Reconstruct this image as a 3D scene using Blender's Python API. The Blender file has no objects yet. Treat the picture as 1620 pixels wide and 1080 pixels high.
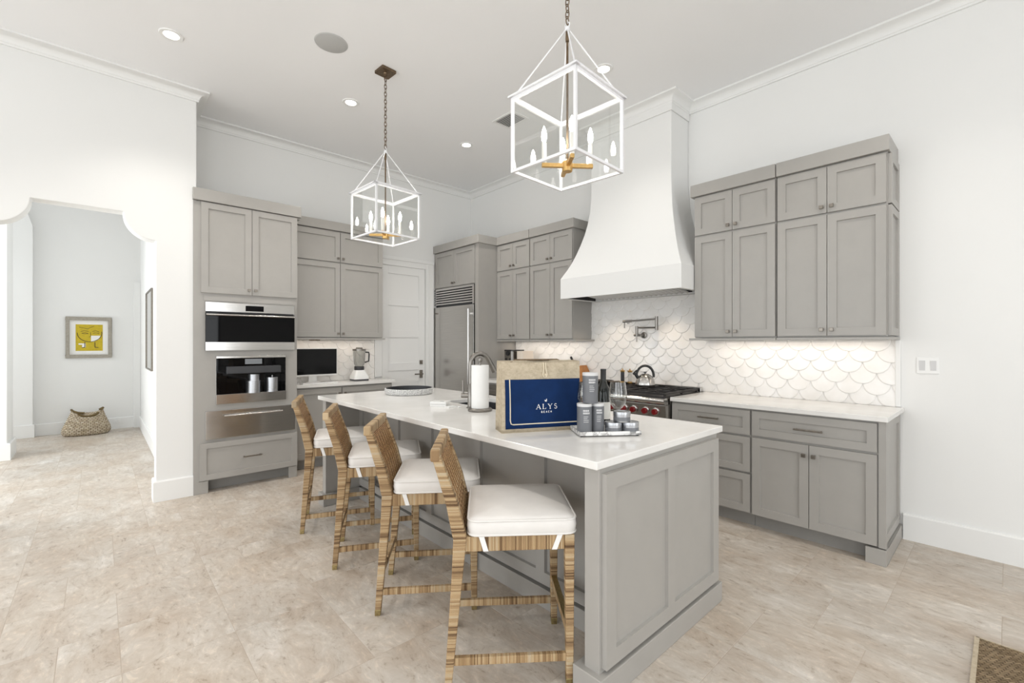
import bpy, bmesh, math, random
from mathutils import Vector, Matrix
C = bpy.context.scene.collection
S = bpy.context.scene
PI = math.pi

# ------------------------------------------------------------------ camera, world, light, exposure
cam = bpy.data.objects.new('camera', bpy.data.cameras.new('camera'))
C.objects.link(cam)
cam.location = (0, 0, 1.36)
cam.rotation_euler = (PI/2, 0, math.radians(47.598))
cam.data.sensor_width = 36
cam.data.lens = 715.765*36/1620
cam.data.shift_y = 3/1620
cam.data.clip_start = 0.05
S.camera = cam
S.view_settings.view_transform = 'Standard'
S.view_settings.look = 'None'
S.view_settings.gamma = 1
S.view_settings.use_curve_mapping = False
S.view_settings.exposure = 0.19

w = bpy.data.worlds.new('daylight'); S.world = w
w.use_nodes = True
bg = w.node_tree.nodes['Background']
bg.inputs[0].default_value = (0.93, 0.97, 1, 1)
bg.inputs[1].default_value = 0.6

def area(name, loc, target, sx, sy, power, col=(1, 1, 1)):
    l = bpy.data.lights.new(name, 'AREA'); l.shape = 'RECTANGLE'; l.size = sx; l.size_y = sy
    l.energy = power; l.color = col
    o = bpy.data.objects.new(name, l); C.objects.link(o); o.location = loc
    d = Vector(target)-Vector(loc)
    o.rotation_euler = d.to_track_quat('-Z', 'Y').to_euler()
    return o
DAY = (0.94, 0.972, 1)
ZC = 3.615
# daylight through the rear and right-hand windows, and through the hall's own openings
for i, x in enumerate((-3.6, -1.2, 1.2)):
    area('rear_window_daylight', (x, -4.45, 1.5), (x, 0, 1.4), 1.9, 2.8, 44, DAY)
for i, y in enumerate((-2.6, 1.3)):
    area('right_window_daylight', (3.85, y, 1.5), (0, y, 1.4), 1.9, 2.8, 58, DAY)
area('hall_daylight', (-6.5, -3.4, 1.7), (-6.5, 0, 1.5), 2.4, 2.6, 104, DAY)
area('hall_far_daylight', (-8.95, -3.4, 1.7), (-8.95, 0, 1.5), 0.9, 2.6, 44, DAY)

# ------------------------------------------------------------------ materials
def lin(r, g, b):
    f = lambda c: (c/255/12.92 if c/255 <= .04045 else ((c/255+.055)/1.055)**2.4)
    return (f(r), f(g), f(b), 1)
class NT:
    def __init__(s, name):
        s.m = bpy.data.materials.new(name); s.m.use_nodes = True
        s.t = s.m.node_tree; s.b = s.t.nodes['Principled BSDF']; s.out = s.t.nodes['Material Output']
    def n(s, typ, **k):
        nd = s.t.nodes.new(typ)
        for a, v in k.items():
            if a.startswith('i_'):
                key = a[2:]
                key = int(key) if key.isdigit() else key.replace('_', ' ')
                nd.inputs[key].default_value = v
            else: setattr(nd, a, v)
        return nd
    def l(s, a, b): s.t.links.new(a, b)
    def set(s, **k):
        for a, v in k.items(): s.b.inputs[a.replace('_', ' ')].default_value = v
        return s
    def ramp(s, fac, stops):
        r = s.n('ShaderNodeValToRGB'); e = r.color_ramp.elements
        while len(e) < len(stops): e.new(0.5)
        for i, (p, c) in enumerate(stops): e[i].position = p; e[i].color = c
        s.l(fac, r.inputs[0]); return r
    def bump(s, h, strength=.2, dist=.01):
        b = s.n('ShaderNodeBump'); b.inputs['Strength'].default_value = strength; b.inputs['Distance'].default_value = dist
        s.l(h, b.inputs['Height']); s.l(b.outputs[0], s.b.inputs['Normal']); return b
    def obj(s, scale=(1, 1, 1)):
        tc = s.n('ShaderNodeTexCoord'); mp = s.n('ShaderNodeMapping'); mp.inputs['Scale'].default_value = scale
        s.l(tc.outputs['Object'], mp.inputs[0]); return mp.outputs[0]
    def noise(s, vec, scale, detail=4, rough=.55):
        n = s.n('ShaderNodeTexNoise'); n.inputs['Scale'].default_value = scale; n.inputs['Detail'].default_value = detail
        n.inputs['Roughness'].default_value = rough
        if vec is not None: s.l(vec, n.inputs['Vector'])
        return n.outputs['Fac']
def paint(name, col, rough=.5, var=.03, scale=3, spec=.5, bump=0):
    t = NT(name); v = t.obj(); f = t.noise(v, scale, 3)
    lo = tuple(c*(1-var) for c in col[:3])+(1,); hi = tuple(min(1, c*(1+var)) for c in col[:3])+(1,)
    r = t.ramp(f, [(.3, lo), (.7, hi)]); t.l(r.outputs[0], t.b.inputs['Base Color'])
    t.set(Roughness=rough, Specular_IOR_Level=spec)
    if bump: t.bump(t.noise(v, 60, 3), bump, .002)
    return t.m
def metal(name, col, rough=.28, streak=(2, 2, 60), amt=.12):
    t = NT(name); v = t.obj(streak); f = t.noise(v, 6, 3)
    lo = tuple(c*(1-amt) for c in col[:3])+(1,); hi = tuple(min(1, c*(1+amt)) for c in col[:3])+(1,)
    r = t.ramp(f, [(.3, lo), (.7, hi)]); t.l(r.outputs[0], t.b.inputs['Base Color'])
    rr = t.n('ShaderNodeMapRange'); rr.inputs['To Min'].default_value = rough*.8; rr.inputs['To Max'].default_value = rough*1.25
    t.l(f, rr.inputs[0]); t.l(rr.outputs[0], t.b.inputs['Roughness'])
    t.bump(f, .05, .002); t.set(Metallic=1.0); return t.m
def emit(name, col, strength):
    t = NT(name); t.set(Base_Color=col, Emission_Color=col, Emission_Strength=strength, Roughness=.6); return t.m
def glass(name, tint=(.98, .99, .98, 1), gain=1.0, ior=1.45):
    t = NT(name); t.t.nodes.remove(t.b)
    tr = t.n('ShaderNodeBsdfTransparent'); tr.inputs[0].default_value = tint
    gl = t.n('ShaderNodeBsdfGlossy'); gl.inputs['Roughness'].default_value = .01
    lw = t.n('ShaderNodeLayerWeight'); lw.inputs['Blend'].default_value = .5
    fr = t.n('ShaderNodeMath', operation='POWER'); fr.inputs[1].default_value = 3.2; t.l(lw.outputs['Facing'], fr.inputs[0])
    ma = t.n('ShaderNodeMath', operation='MULTIPLY_ADD'); ma.inputs[1].default_value = .9*gain; ma.inputs[2].default_value = .05*gain; ma.use_clamp = True
    mx = t.n('ShaderNodeMixShader')
    t.l(fr.outputs[0], ma.inputs[0]); t.l(ma.outputs[0], mx.inputs[0]); t.l(tr.outputs[0], mx.inputs[1]); t.l(gl.outputs[0], mx.inputs[2])
    t.l(mx.outputs[0], t.out.inputs[0]); return t.m

M = {}
M['wall'] = paint('white_plaster', lin(235, 235, 233), .62, .008, 1.2, .3)
M['ceiling'] = paint('white_ceiling', lin(245, 245, 245), .7, .006, 1, .2)
M['trim'] = paint('white_trim', lin(236, 236, 234), .4, .006, 2, .4)
M['grey'] = paint('grey_cabinet_paint', lin(166, 163, 158), .38, .02, 9, .45)
M['kick'] = paint('grey_toe_kick', lin(150, 148, 144), .5, .02, 9, .3)
M['steel'] = metal('brushed_stainless', (.58, .565, .545), .17, (.6, .6, 60), .12)
M['steelh'] = metal('stainless_vertical_grain', (.50, .485, .465), .24, (.5, .5, 26), .07)
M['nickel'] = metal('brushed_nickel', (.25, .235, .215), .3, (8, 8, 8), .08)
M['pewter'] = metal('dark_pewter', (.26, .235, .205), .34, (8, 8, 8), .1)
M['bronze'] = metal('aged_bronze', (.20, .145, .095), .4, (12, 12, 12), .25)
M['brass'] = metal('aged_brass', (.66, .43, .17), .3, (10, 10, 10), .12)
M['tipbrass'] = metal('antique_brass_ferrule', (.42, .34, .17), .4, (14, 14, 14), .2)
M['black'] = paint('black_plastic', (.012, .012, .013, 1), .3, .05, 6, .5)
M['iron'] = paint('cast_iron', (.018, .016, .015, 1), .5, .15, 30, .5, .3)
M['darkglass'] = paint('black_glass', (.003, .003, .0035, 1), .03, .02, 2, .16)
M['charcoal'] = paint('charcoal_plastic', (.035, .036, .04, 1), .35, .05, 6)
M['white'] = paint('white_plastic', lin(238, 238, 236), .35, .01, 5)
M['frame'] = paint('white_lacquered_metal', lin(240, 240, 242), .35, .01, 6)
M['candle'] = paint('white_candle_sleeve', lin(240, 238, 232), .5, .01, 6)
M['red'] = paint('red_knob', (.20, .006, .008, 1), .3, .05, 12)
M['wood'] = paint('light_wood', lin(178, 120, 66), .45, .18, 22)
M['bulb'] = emit('lit_bulb', (1, .94, .87, 1), 62)
M['lens'] = emit('lit_downlight_lens', (1, .96, .9, 1), 9)
M['glass'] = glass('clear_glass', (.90, .905, .90, 1), 1.5)
M['pane'] = glass('lantern_pane', (.985, .99, .985, 1), 1.0)
M['display'] = emit('dim_display', (.16, .17, .18, 1), .25)
M['mark'] = emit('white_mark', (.75, .75, .75, 1), .0)

def quartz():
    t = NT('white_quartz'); v = t.obj(); f = t.noise(v, 5, 6, .6)
    r = t.ramp(f, [(.3, lin(226, 224, 220)), (.7, lin(236, 235, 232))]); t.l(r.outputs[0], t.b.inputs['Base Color'])
    t.set(Roughness=.13, Specular_IOR_Level=.5); return t.m
M['quartz'] = quartz()
def marble():
    t = NT('white_marble'); v = t.obj(); f = t.noise(v, 14, 8, .7)
    r = t.ramp(f, [(.42, lin(238, 237, 235)), (.5, lin(170, 168, 166)), (.56, lin(240, 240, 238))]); t.l(r.outputs[0], t.b.inputs['Base Color'])
    t.set(Roughness=.25); return t.m
M['marble'] = marble()
def tile():
    t = NT('glazed_white_tile'); v = t.obj(); f = t.noise(v, 9, 3)
    r = t.ramp(f, [(.3, lin(238, 235, 230)), (.7, lin(244, 242, 239))]); t.l(r.outputs[0], t.b.inputs['Base Color'])
    t.set(Roughness=.16, Specular_IOR_Level=.5); t.bump(t.noise(v, 40, 2), .05, .004); return t.m
M['tile'] = tile()
M['grout'] = paint('tile_grout', lin(176, 170, 162), .8, .03, 20)  # grout, coloured darker to deepen the shading round the tile edges
def stone():
    t = NT('travertine_floor')
    at = t.n('ShaderNodeAttribute', attribute_name='tile_id')
    tc = t.n('ShaderNodeTexCoord')
    off = t.n('ShaderNodeVectorMath', operation='SCALE'); off.inputs['Scale'].default_value = 37.0
    t.l(at.outputs['Vector'], off.inputs[0])
    add = t.n('ShaderNodeVectorMath', operation='ADD'); t.l(tc.outputs['Object'], add.inputs[0]); t.l(off.outputs[0], add.inputs[1])
    mp = t.n('ShaderNodeMapping'); mp.inputs['Scale'].default_value = (1, 1.9, 1); t.l(add.outputs[0], mp.inputs[0])
    # warp
    wn = t.n('ShaderNodeTexNoise'); wn.inputs['Scale'].default_value = 2.2; wn.inputs['Detail'].default_value = 3; t.l(mp.outputs[0], wn.inputs['Vector'])
    ws = t.n('ShaderNodeVectorMath', operation='SCALE'); ws.inputs['Scale'].default_value = .35; t.l(wn.outputs['Color'], ws.inputs[0])
    wa = t.n('ShaderNodeVectorMath', operation='ADD'); t.l(mp.outputs[0], wa.inputs[0]); t.l(ws.outputs[0], wa.inputs[1])
    big = t.n('ShaderNodeTexNoise'); big.inputs['Scale'].default_value = 2.4; big.inputs['Detail'].default_value = 9; big.inputs['Roughness'].default_value = .66
    t.l(wa.outputs[0], big.inputs['Vector'])
    r1 = t.ramp(big.outputs['Fac'], [(.22, lin(174, 161, 147)), (.40, lin(190, 180, 169)), (.55, lin(200, 194, 186)), (.75, lin(218, 215, 211))])
    # fine fossil flecks and pits
    fine = t.n('ShaderNodeTexNoise'); fine.inputs['Scale'].default_value = 15; fine.inputs['Detail'].default_value = 6; fine.inputs['Roughness'].default_value = .75
    t.l(wa.outputs[0], fine.inputs['Vector'])
    r2 = t.ramp(fine.outputs['Fac'], [(.30, (.56, .50, .44, 1)), (.43, (.94, .93, .915, 1)), (.55, (1, 1, 1, 1)), (.66, (1.2, 1.19, 1.17, 1))])
    mx = t.n('ShaderNodeMix', data_type='RGBA', blend_type='MULTIPLY'); mx.inputs[0].default_value = .95
    t.l(r1.outputs[0], mx.inputs[6]); t.l(r2.outputs[0], mx.inputs[7])
    # thin veins
    vn = t.n('ShaderNodeTexNoise'); vn.inputs['Scale'].default_value = 3.6; vn.inputs['Detail'].default_value = 5; t.l(wa.outputs[0], vn.inputs['Vector'])
    r3 = t.ramp(vn.outputs['Fac'], [(.47, (1, 1, 1, 1)), (.495, (.80, .74, .68, 1)), (.505, (.84, .78, .72, 1)), (.53, (1, 1, 1, 1))])
    m2 = t.n('ShaderNodeMix', data_type='RGBA', blend_type='MULTIPLY'); m2.inputs[0].default_value = .28
    t.l(mx.outputs[2], m2.inputs[6]); t.l(r3.outputs[0], m2.inputs[7])
    # tone of each tile
    tone = t.ramp(at.outputs['Fac'], [(0, (.96, .945, .93, 1)), (.5, (1, .99, .98, 1)), (1, (1.02, 1.015, 1.01, 1))])
    m3 = t.n('ShaderNodeMix', data_type='RGBA', blend_type='MULTIPLY'); m3.inputs[0].default_value = 1
    t.l(m2.outputs[2], m3.inputs[6]); t.l(tone.outputs[0], m3.inputs[7])
    pn = t.n('ShaderNodeTexNoise'); pn.inputs['Scale'].default_value = 1.1; pn.inputs['Detail'].default_value = 4; t.l(tc.outputs['Object'], pn.inputs['Vector'])
    pr = t.ramp(pn.outputs['Fac'], [(.36, (.955, .955, .95, 1)), (.5, (1, .985, .965, 1)), (.64, (.99, .95, .90, 1))])
    m4 = t.n('ShaderNodeMix', data_type='RGBA', blend_type='MULTIPLY'); m4.inputs[0].default_value = 1; t.l(m3.outputs[2], m4.inputs[6]); t.l(pr.outputs[0], m4.inputs[7])
    t.l(m4.outputs[2], t.b.inputs['Base Color'])
    t.set(Roughness=.42, Specular_IOR_Level=.4)
    t.bump(fine.outputs['Fac'], .12, .004)
    return t.m
M['stone'] = stone()
M['floorgrout'] = paint('floor_grout', lin(186, 174, 160), .85, .04, 20)
def rattan(name, dark=1.0):
    t = NT(name); uv = t.n('ShaderNodeUVMap'); sp = t.n('ShaderNodeSeparateXYZ'); t.l(uv.outputs[0], sp.inputs[0])
    oi = t.n('ShaderNodeObjectInfo')
    ad = t.n('ShaderNodeMath', operation='MULTIPLY_ADD'); ad.inputs[1].default_value = 7.0; t.l(oi.outputs['Random'], ad.inputs[0]); t.l(sp.outputs[1], ad.inputs[2])
    def band(step, seed):
        dv = t.n('ShaderNodeMath', operation='MULTIPLY_ADD'); dv.inputs[1].default_value = 1/step; dv.inputs[2].default_value = seed; t.l(ad.outputs[0], dv.inputs[0])
        fl = t.n('ShaderNodeMath', operation='FLOOR'); t.l(dv.outputs[0], fl.inputs[0])
        wn = t.n('ShaderNodeTexWhiteNoise', noise_dimensions='1D'); t.l(fl.outputs[0], wn.inputs['W']); return wn.outputs['Value']
    m1 = t.n('ShaderNodeMath', operation='MULTIPLY'); m1.inputs[1].default_value = .32; t.l(band(.034, 3.3), m1.inputs[0])
    m2 = t.n('ShaderNodeMath', operation='MULTIPLY_ADD'); m2.inputs[1].default_value = .28; t.l(band(.0125, 8.1), m2.inputs[0]); t.l(m1.outputs[0], m2.inputs[2])
    mx = t.n('ShaderNodeMath', operation='MULTIPLY_ADD'); mx.inputs[1].default_value = .40; t.l(band(.0055, 1.7), mx.inputs[0]); t.l(m2.outputs[0], mx.inputs[2])
    d = dark
    r = t.ramp(mx.outputs[0], [(.12, (.12*d, .064*d, .028*d, 1)), (.30, (.28*d, .175*d, .085*d, 1)), (.45, (.42*d, .28*d, .145*d, 1)), (.62, (.54*d, .385*d, .215*d, 1)), (.88, (.57*d, .46*d, .31*d, 1))])
    wv = t.n('ShaderNodeMath', operation='SINE'); ws = t.n('ShaderNodeMath', operation='MULTIPLY'); ws.inputs[1].default_value = 2*PI/.0055
    t.l(ad.outputs[0], ws.inputs[0]); t.l(ws.outputs[0], wv.inputs[0])
    gr = t.ramp(wv.outputs[0], [(0, (.62, .60, .58, 1)), (.35, (1, 1, 1, 1))]); mr = t.n('ShaderNodeMapRange'); mr.inputs['From Min'].default_value = -1; t.l(wv.outputs[0], mr.inputs[0]); t.l(mr.outputs[0], gr.inputs[0])
    mg = t.n('ShaderNodeMix', data_type='RGBA', blend_type='MULTIPLY'); mg.inputs[0].default_value = 1; t.l(r.outputs[0], mg.inputs[6]); t.l(gr.outputs[0], mg.inputs[7]); t.l(mg.outputs[2], t.b.inputs['Base Color'])
    t.bump(wv.outputs[0], .45, .0018); t.set(Roughness=.5, Specular_IOR_Level=.35); return t.m
M['rattan'] = rattan('rattan_wrap')
def cane():
    t = NT('woven_cane'); uv = t.n('ShaderNodeUVMap')
    br = t.n('ShaderNodeTexBrick'); br.inputs['Scale'].default_value = 1; br.offset = .5
    br.inputs['Brick Width'].default_value = .034; br.inputs['Row Height'].default_value = .0085; br.inputs['Mortar Size'].default_value = .0016
    br.inputs['Color1'].default_value = (.55, .30, .11, 1); br.inputs['Color2'].default_value = (.36, .17, .055, 1); br.inputs['Mortar'].default_value = (.055, .022, .008, 1)
    t.l(uv.outputs[0], br.inputs['Vector']); t.l(br.outputs['Color'], t.b.inputs['Base Color'])
    inv = t.n('ShaderNodeMath', operation='SUBTRACT'); inv.inputs[0].default_value = 1; t.l(br.outputs['Fac'], inv.inputs[1])
    t.bump(inv.outputs[0], .8, .003); t.set(Roughness=.5); return t.m
M['cane'] = cane()
def weave(name, c1, c2, c3, w, h):
    t = NT(name); uv = t.n('ShaderNodeUVMap')
    br = t.n('ShaderNodeTexBrick'); br.inputs['Scale'].default_value = 1; br.offset = .5
    br.inputs['Brick Width'].default_value = w; br.inputs['Row Height'].default_value = h; br.inputs['Mortar Size'].default_value = h*.16
    br.inputs['Color1'].default_value = c1; br.inputs['Color2'].default_value = c2; br.inputs['Mortar'].default_value = c3
    t.l(uv.outputs[0], br.inputs['Vector'])
    n = t.noise(uv.outputs[0], 30, 3); mx = t.n('ShaderNodeMix', data_type='RGBA', blend_type='OVERLAY'); mx.inputs[0].default_value = .6
    t.l(br.outputs['Color'], mx.inputs[6]); rr = t.ramp(n, [(.3, (.25, .25, .25, 1)), (.7, (.75, .75, .75, 1))]); t.l(rr.outputs[0], mx.inputs[7])
    t.l(mx.outputs[2], t.b.inputs['Base Color'])
    inv = t.n('ShaderNodeMath', operation='SUBTRACT'); inv.inputs[0].default_value = 1; t.l(br.outputs['Fac'], inv.inputs[1])
    t.bump(inv.outputs[0], .8, .004); t.set(Roughness=.75, Specular_IOR_Level=.2); return t.m
M['rug'] = weave('jute_weave', (.33, .25, .155, 1), (.19, .135, .075, 1), (.07, .045, .025, 1), .03, .011)
M['seagrass'] = weave('seagrass_weave', (.66, .58, .46, 1), (.50, .41, .29, 1), (.20, .15, .09, 1), .045, .022)
M['hide'] = paint('brown_leather_trim', (.13, .085, .025, 1), .55, .3, 40)
def cloth(name, col, var=.05, sc=900, bump=.25, rough=.85):
    t = NT(name); v = t.obj(); f = t.noise(v, 14, 4)
    lo = tuple(c*(1-var) for c in col[:3])+(1,); hi = tuple(min(1, c*(1+var)) for c in col[:3])+(1,)
    r = t.ramp(f, [(.3, lo), (.7, hi)]); t.l(r.outputs[0], t.b.inputs['Base Color'])
    t.bump(t.noise(v, sc/4, 2), bump, .0015); t.set(Roughness=rough, Specular_IOR_Level=.2); return t.m
M['linen'] = cloth('white_linen', lin(226, 223, 219), .025, 700)
M['tape'] = cloth('white_cotton_tape', lin(236, 235, 233), .02, 700)
M['navy'] = cloth('navy_canvas', lin(14, 42, 84), .12, 900)
def jute():
    t = NT('jute_cloth'); v = t.obj((1, 1, 1.6)); f = t.noise(v, 34, 6, .75)
    r = t.ramp(f, [(.25, lin(160, 146, 124)), (.5, lin(188, 175, 153)), (.75, lin(202, 190, 168))]); t.l(r.outputs[0], t.b.inputs['Base Color'])
    t.bump(t.noise(t.obj(), 420, 2), .4, .002); t.set(Roughness=.85, Specular_IOR_Level=.15); return t.m
M['jute'] = jute()
M['rope'] = cloth('cream_cord', lin(226, 214, 190), .06, 800)
M['paper'] = cloth('paper_towel', lin(240, 240, 238), .015, 300, .3)
M['tin'] = metal('silver_tin', (.46, .47, .49), .33, (6, 6, 90), .18)
M['can'] = paint('grey_printed_can', lin(108, 110, 114), .35, .03, 12)
M['canlid'] = paint('pale_can_lid', lin(208, 208, 208), .4, .02, 12)
M['bottle'] = paint('dark_wine_bottle', (.006, .008, .007, 1), .06, .05, 4, .6)
M['label'] = paint('white_paper_label', lin(226, 224, 218), .6, .02, 30)
M['silverleaf'] = paint('silver_leaf_frame', lin(158, 152, 140), .4, .12, 40)
M['mat'] = paint('picture_mat', lin(238, 237, 233), .7, .01, 10)
M['yellow'] = paint('mustard_print', lin(196, 172, 30), .6, .1, 30)
M['ink'] = paint('black_ink', lin(48, 42, 30), .6, .1, 30)
M['mirror'] = metal('mirror_silver', (.80, .81, .82), .03, (1, 1, 1), .01)
M['screen'] = paint('monitor_screen', (.004, .004, .0045, 1), .08, .05, 2, .2)
M['dotted'] = None
def dotted():
    t = NT('patterned_bone_inlay'); uv = t.n('ShaderNodeUVMap')
    vo = t.n('ShaderNodeTexVoronoi'); vo.inputs['Scale'].default_value = 95; vo.inputs['Randomness'].default_value = .25; t.l(uv.outputs[0], vo.inputs['Vector'])
    r = t.ramp(vo.outputs['Distance'], [(.30, (.03, .034, .038, 1)), (.36, lin(226, 226, 224))]); t.l(r.outputs[0], t.b.inputs['Base Color'])
    t.set(Roughness=.35); return t.m
M['dotted'] = dotted()
M['speaker'] = paint('grey_speaker_mesh', lin(186, 186, 184), .8, .03, 300)
M['ventdark'] = paint('vent_shadow_grey', lin(112, 112, 110), .8, .03, 20)
M['cream'] = paint('cream_enamel', lin(226, 214, 200), .35, .02, 6)
M['blade'] = M['steel']

# ------------------------------------------------------------------ mesh helpers
ORG = {}
class MB:
    def __init__(s, f=None): s.v = []; s.fc = []; s.uv = []; s.f = f; s.mi = []; s.cur = 0
    def p(s, q):
        s.v.append(tuple(s.f(*q)) if s.f else tuple(q)); return len(s.v)-1
    def face(s, idx, uv=None): s.fc.append(tuple(idx)); s.uv.append(uv); s.mi.append(s.cur)
    def box(s, a, b):
        x0, y0, z0 = a; x1, y1, z1 = b
        i = [s.p(q) for q in ((x0,y0,z0),(x1,y0,z0),(x1,y1,z0),(x0,y1,z0),(x0,y0,z1),(x1,y0,z1),(x1,y1,z1),(x0,y1,z1))]
        for q in ((0,3,2,1),(4,5,6,7),(0,1,5,4),(1,2,6,5),(2,3,7,6),(3,0,4,7)): s.face([i[k] for k in q])
        return s
    def loft(s, rings, close=True, caps=True, uvw=True, v0=0.0):
        idx = []; n = len(rings[0]); v = v0; vs = [v0]; cs = [sum((Vector(p) for p in r), Vector())/n for r in rings]
        for k in range(1, len(rings)): v += (cs[k]-cs[k-1]).length; vs.append(v)
        us = [0]
        for j in range(n): us.append(us[-1]+(Vector(rings[0][(j+1) % n])-Vector(rings[0][j])).length)
        for r in rings: idx.append([s.p(q) for q in r])
        m = n if close else n-1
        for k in range(len(rings)-1):
            for j in range(m):
                a, b = j, (j+1) % n
                s.face((idx[k][a], idx[k][b], idx[k+1][b], idx[k+1][a]), [(us[j], vs[k]), (us[j+1], vs[k]), (us[j+1], vs[k+1]), (us[j], vs[k+1])])
        if caps and close:
            s.face(idx[0][::-1]); s.face(idx[-1])
        return s
    def bar(s, pts, ax, ay, hw, v0=0.0, caps=True):
        """prism along pts; ax, ay fixed section axes; hw = [(halfx, halfy)] per point"""
        ax = Vector(ax); ay = Vector(ay); rings = []
        for p, (a, b) in zip(pts, hw):
            p = Vector(p); rings.append([p-ax*a-ay*b, p+ax*a-ay*b, p+ax*a+ay*b, p-ax*a+ay*b])
        return s.loft(rings, v0=v0, caps=caps)
    def tube(s, pts, r, n=10, closed=False, caps=True):
        pts = [Vector(p) for p in pts]; rs = r if isinstance(r, (list, tuple)) else [r]*len(pts); rings = []
        N = len(pts); prev = None
        for i, p in enumerate(pts):
            a = pts[(i-1) % N] if (closed or i > 0) else p; b = pts[(i+1) % N] if (closed or i < N-1) else p
            t = (b-a).normalized()
            if prev is None: prev = t.orthogonal().normalized()
            u = (prev-t*prev.dot(t))
            u = u.normalized() if u.length > 1e-6 else t.orthogonal().normalized()
            prev = u; w_ = t.cross(u)
            rings.append([p+(u*math.cos(2*PI*k/n)+w_*math.sin(2*PI*k/n))*rs[i] for k in range(n)])
        if closed: rings.append(rings[0])
        return s.loft(rings, caps=caps and not closed)
    def lathe(s, prof, c=(0, 0, 0), n=32, caps=True, ax='z'):
        rings = []
        for r, h in prof:
            rg = []
            for k in range(n):
                a = 2*PI*k/n; x, y = r*math.cos(a), r*math.sin(a)
                q = {'z': (x, y, h), 'y': (x, h, y), 'x': (h, x, y)}[ax]
                rg.append((c[0]+q[0], c[1]+q[1], c[2]+q[2]))
            rings.append(rg)
        return s.loft(rings, caps=caps)
    def prism(s, poly, fa, fb):
        """poly of 2d points; fa, fb map (u, v) to the two end faces"""
        a = [s.p(fa(*q)) for q in poly]; b = [s.p(fb(*q)) for q in poly]; n = len(poly)
        s.face(a); s.face(b[::-1])
        for k in range(n): s.face((a[k], b[k], b[(k+1) % n], a[(k+1) % n]))
        return s
    def shaker(s, u0, u1, z0, z1, t=.02, rail=.057, rec=.012, n0=0.0, mids=()):
        """slab in (u, n, z) with recessed panels; mids = u positions of mid stiles"""
        b = [s.p(q) for q in ((u0,n0,z0),(u1,n0,z0),(u1,n0,z1),(u0,n0,z1))]
        o = [s.p(q) for q in ((u0,n0+t,z0),(u1,n0+t,z0),(u1,n0+t,z1),(u0,n0+t,z1))]
        s.face(b)
        for k in range(4): s.face((b[k], b[(k+1) % 4], o[(k+1) % 4], o[k]))
        edges = [u0+rail]+[q for m_ in mids for q in (m_-rail/2, m_+rail/2)]+[u1-rail]
        za, zb = z0+rail, z1-rail; ch = .002
        fr = n0+t
        cols = [u0]+edges+[u1]
        def quad(a, c, d, e): s.face([s.p((a, fr, d)), s.p((c, fr, d)), s.p((c, fr, e)), s.p((a, fr, e))])
        quad(u0, u1, z0, za); quad(u0, u1, zb, z1)
        for k in range(0, len(cols)-1, 2): quad(cols[k], cols[k+1], za, zb)
        for k in range(1, len(cols)-1, 2):
            a, c = cols[k], cols[k+1]
            q = [(a, za), (c, za), (c, zb), (a, zb)]; q2 = [(a+ch, za+ch), (c-ch, za+ch), (c-ch, zb-ch), (a+ch, zb-ch)]
            A = [s.p((x, fr, z)) for x, z in q]; B = [s.p((x, fr-rec, z)) for x, z in q2]
            for j in range(4): s.face((A[j], A[(j+1) % 4], B[(j+1) % 4], B[j]))
            s.face(B)
        return s
    def build(s, name, mat, parent=None, origin=None, bevel=0, smooth=None, clip=None, recalc=True, seg=2, sub=0):
        if parent is not None: o_ = ORG[parent.name]
        else: o_ = Vector(origin) if origin is not None else Vector((0, 0, 0))
        me = bpy.data.meshes.new(name)
        me.from_pydata([Vector(q)-o_ for q in s.v], [], s.fc)
        if any(u is not None for u in s.uv):
            lay = me.uv_layers.new(name='UVMap'); i = 0
            for f, u in zip(s.fc, s.uv):
                for k in range(len(f)):
                    lay.data[i].uv = u[k] if u is not None else (0, 0)
                    i += 1
        mats = mat if isinstance(mat, (list, tuple)) else [mat]
        for m_ in mats: me.materials.append(m_)
        if len(mats) > 1:
            for pl, k in zip(me.polygons, s.mi): pl.material_index = k
        if recalc or clip:
            bm = bmesh.new(); bm.from_mesh(me)
            if not any(u is not None for u in s.uv): bmesh.ops.remove_doubles(bm, verts=bm.verts, dist=1e-5)
            if clip:
                for co, no in clip:
                    bmesh.ops.bisect_plane(bm, geom=bm.verts[:]+bm.edges[:]+bm.faces[:], plane_co=Vector(co)-o_, plane_no=Vector(no), clear_outer=True)
            if recalc: bmesh.ops.recalc_face_normals(bm, faces=bm.faces)
            bm.to_mesh(me); bm.free()
        if smooth is not None:
            try: me.shade_smooth(); me.set_sharp_from_angle(angle=math.radians(smooth))
            except Exception: pass
        ob = bpy.data.objects.new(name, me); C.objects.link(ob)
        if parent is not None: ob.parent = parent
        else: ob.location = o_
        ORG[ob.name] = o_.copy()
        if bevel:
            b = ob.modifiers.new('edge', 'BEVEL'); b.width = bevel; b.segments = seg; b.limit_method = 'ANGLE'; b.angle_limit = math.radians(40); b.harden_normals = False
        if sub:
            b = ob.modifiers.new('round', 'SUBSURF'); b.levels = sub; b.render_levels = sub
        return ob
def thing(name, label, cat, loc=(0, 0, 0), rotz=0, group=None, local=False):
    o = bpy.data.objects.new(name, None); C.objects.link(o); o.empty_display_size = .1
    o.location = loc; o.rotation_euler = (0, 0, rotz); o['label'] = label; o['category'] = cat
    if group: o['group'] = group
    ORG[o.name] = Vector((0, 0, 0)) if local else Vector(loc)
    return o
def tag(o, label, cat, group=None):
    o['label'] = label; o['category'] = cat
    if group: o['group'] = group
    return o
def struct(name, mb, mat, label=None, **k):
    o = mb.build(name, mat, **k); o['kind'] = 'structure'
    if label: o['label'] = label
    return o
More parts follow.
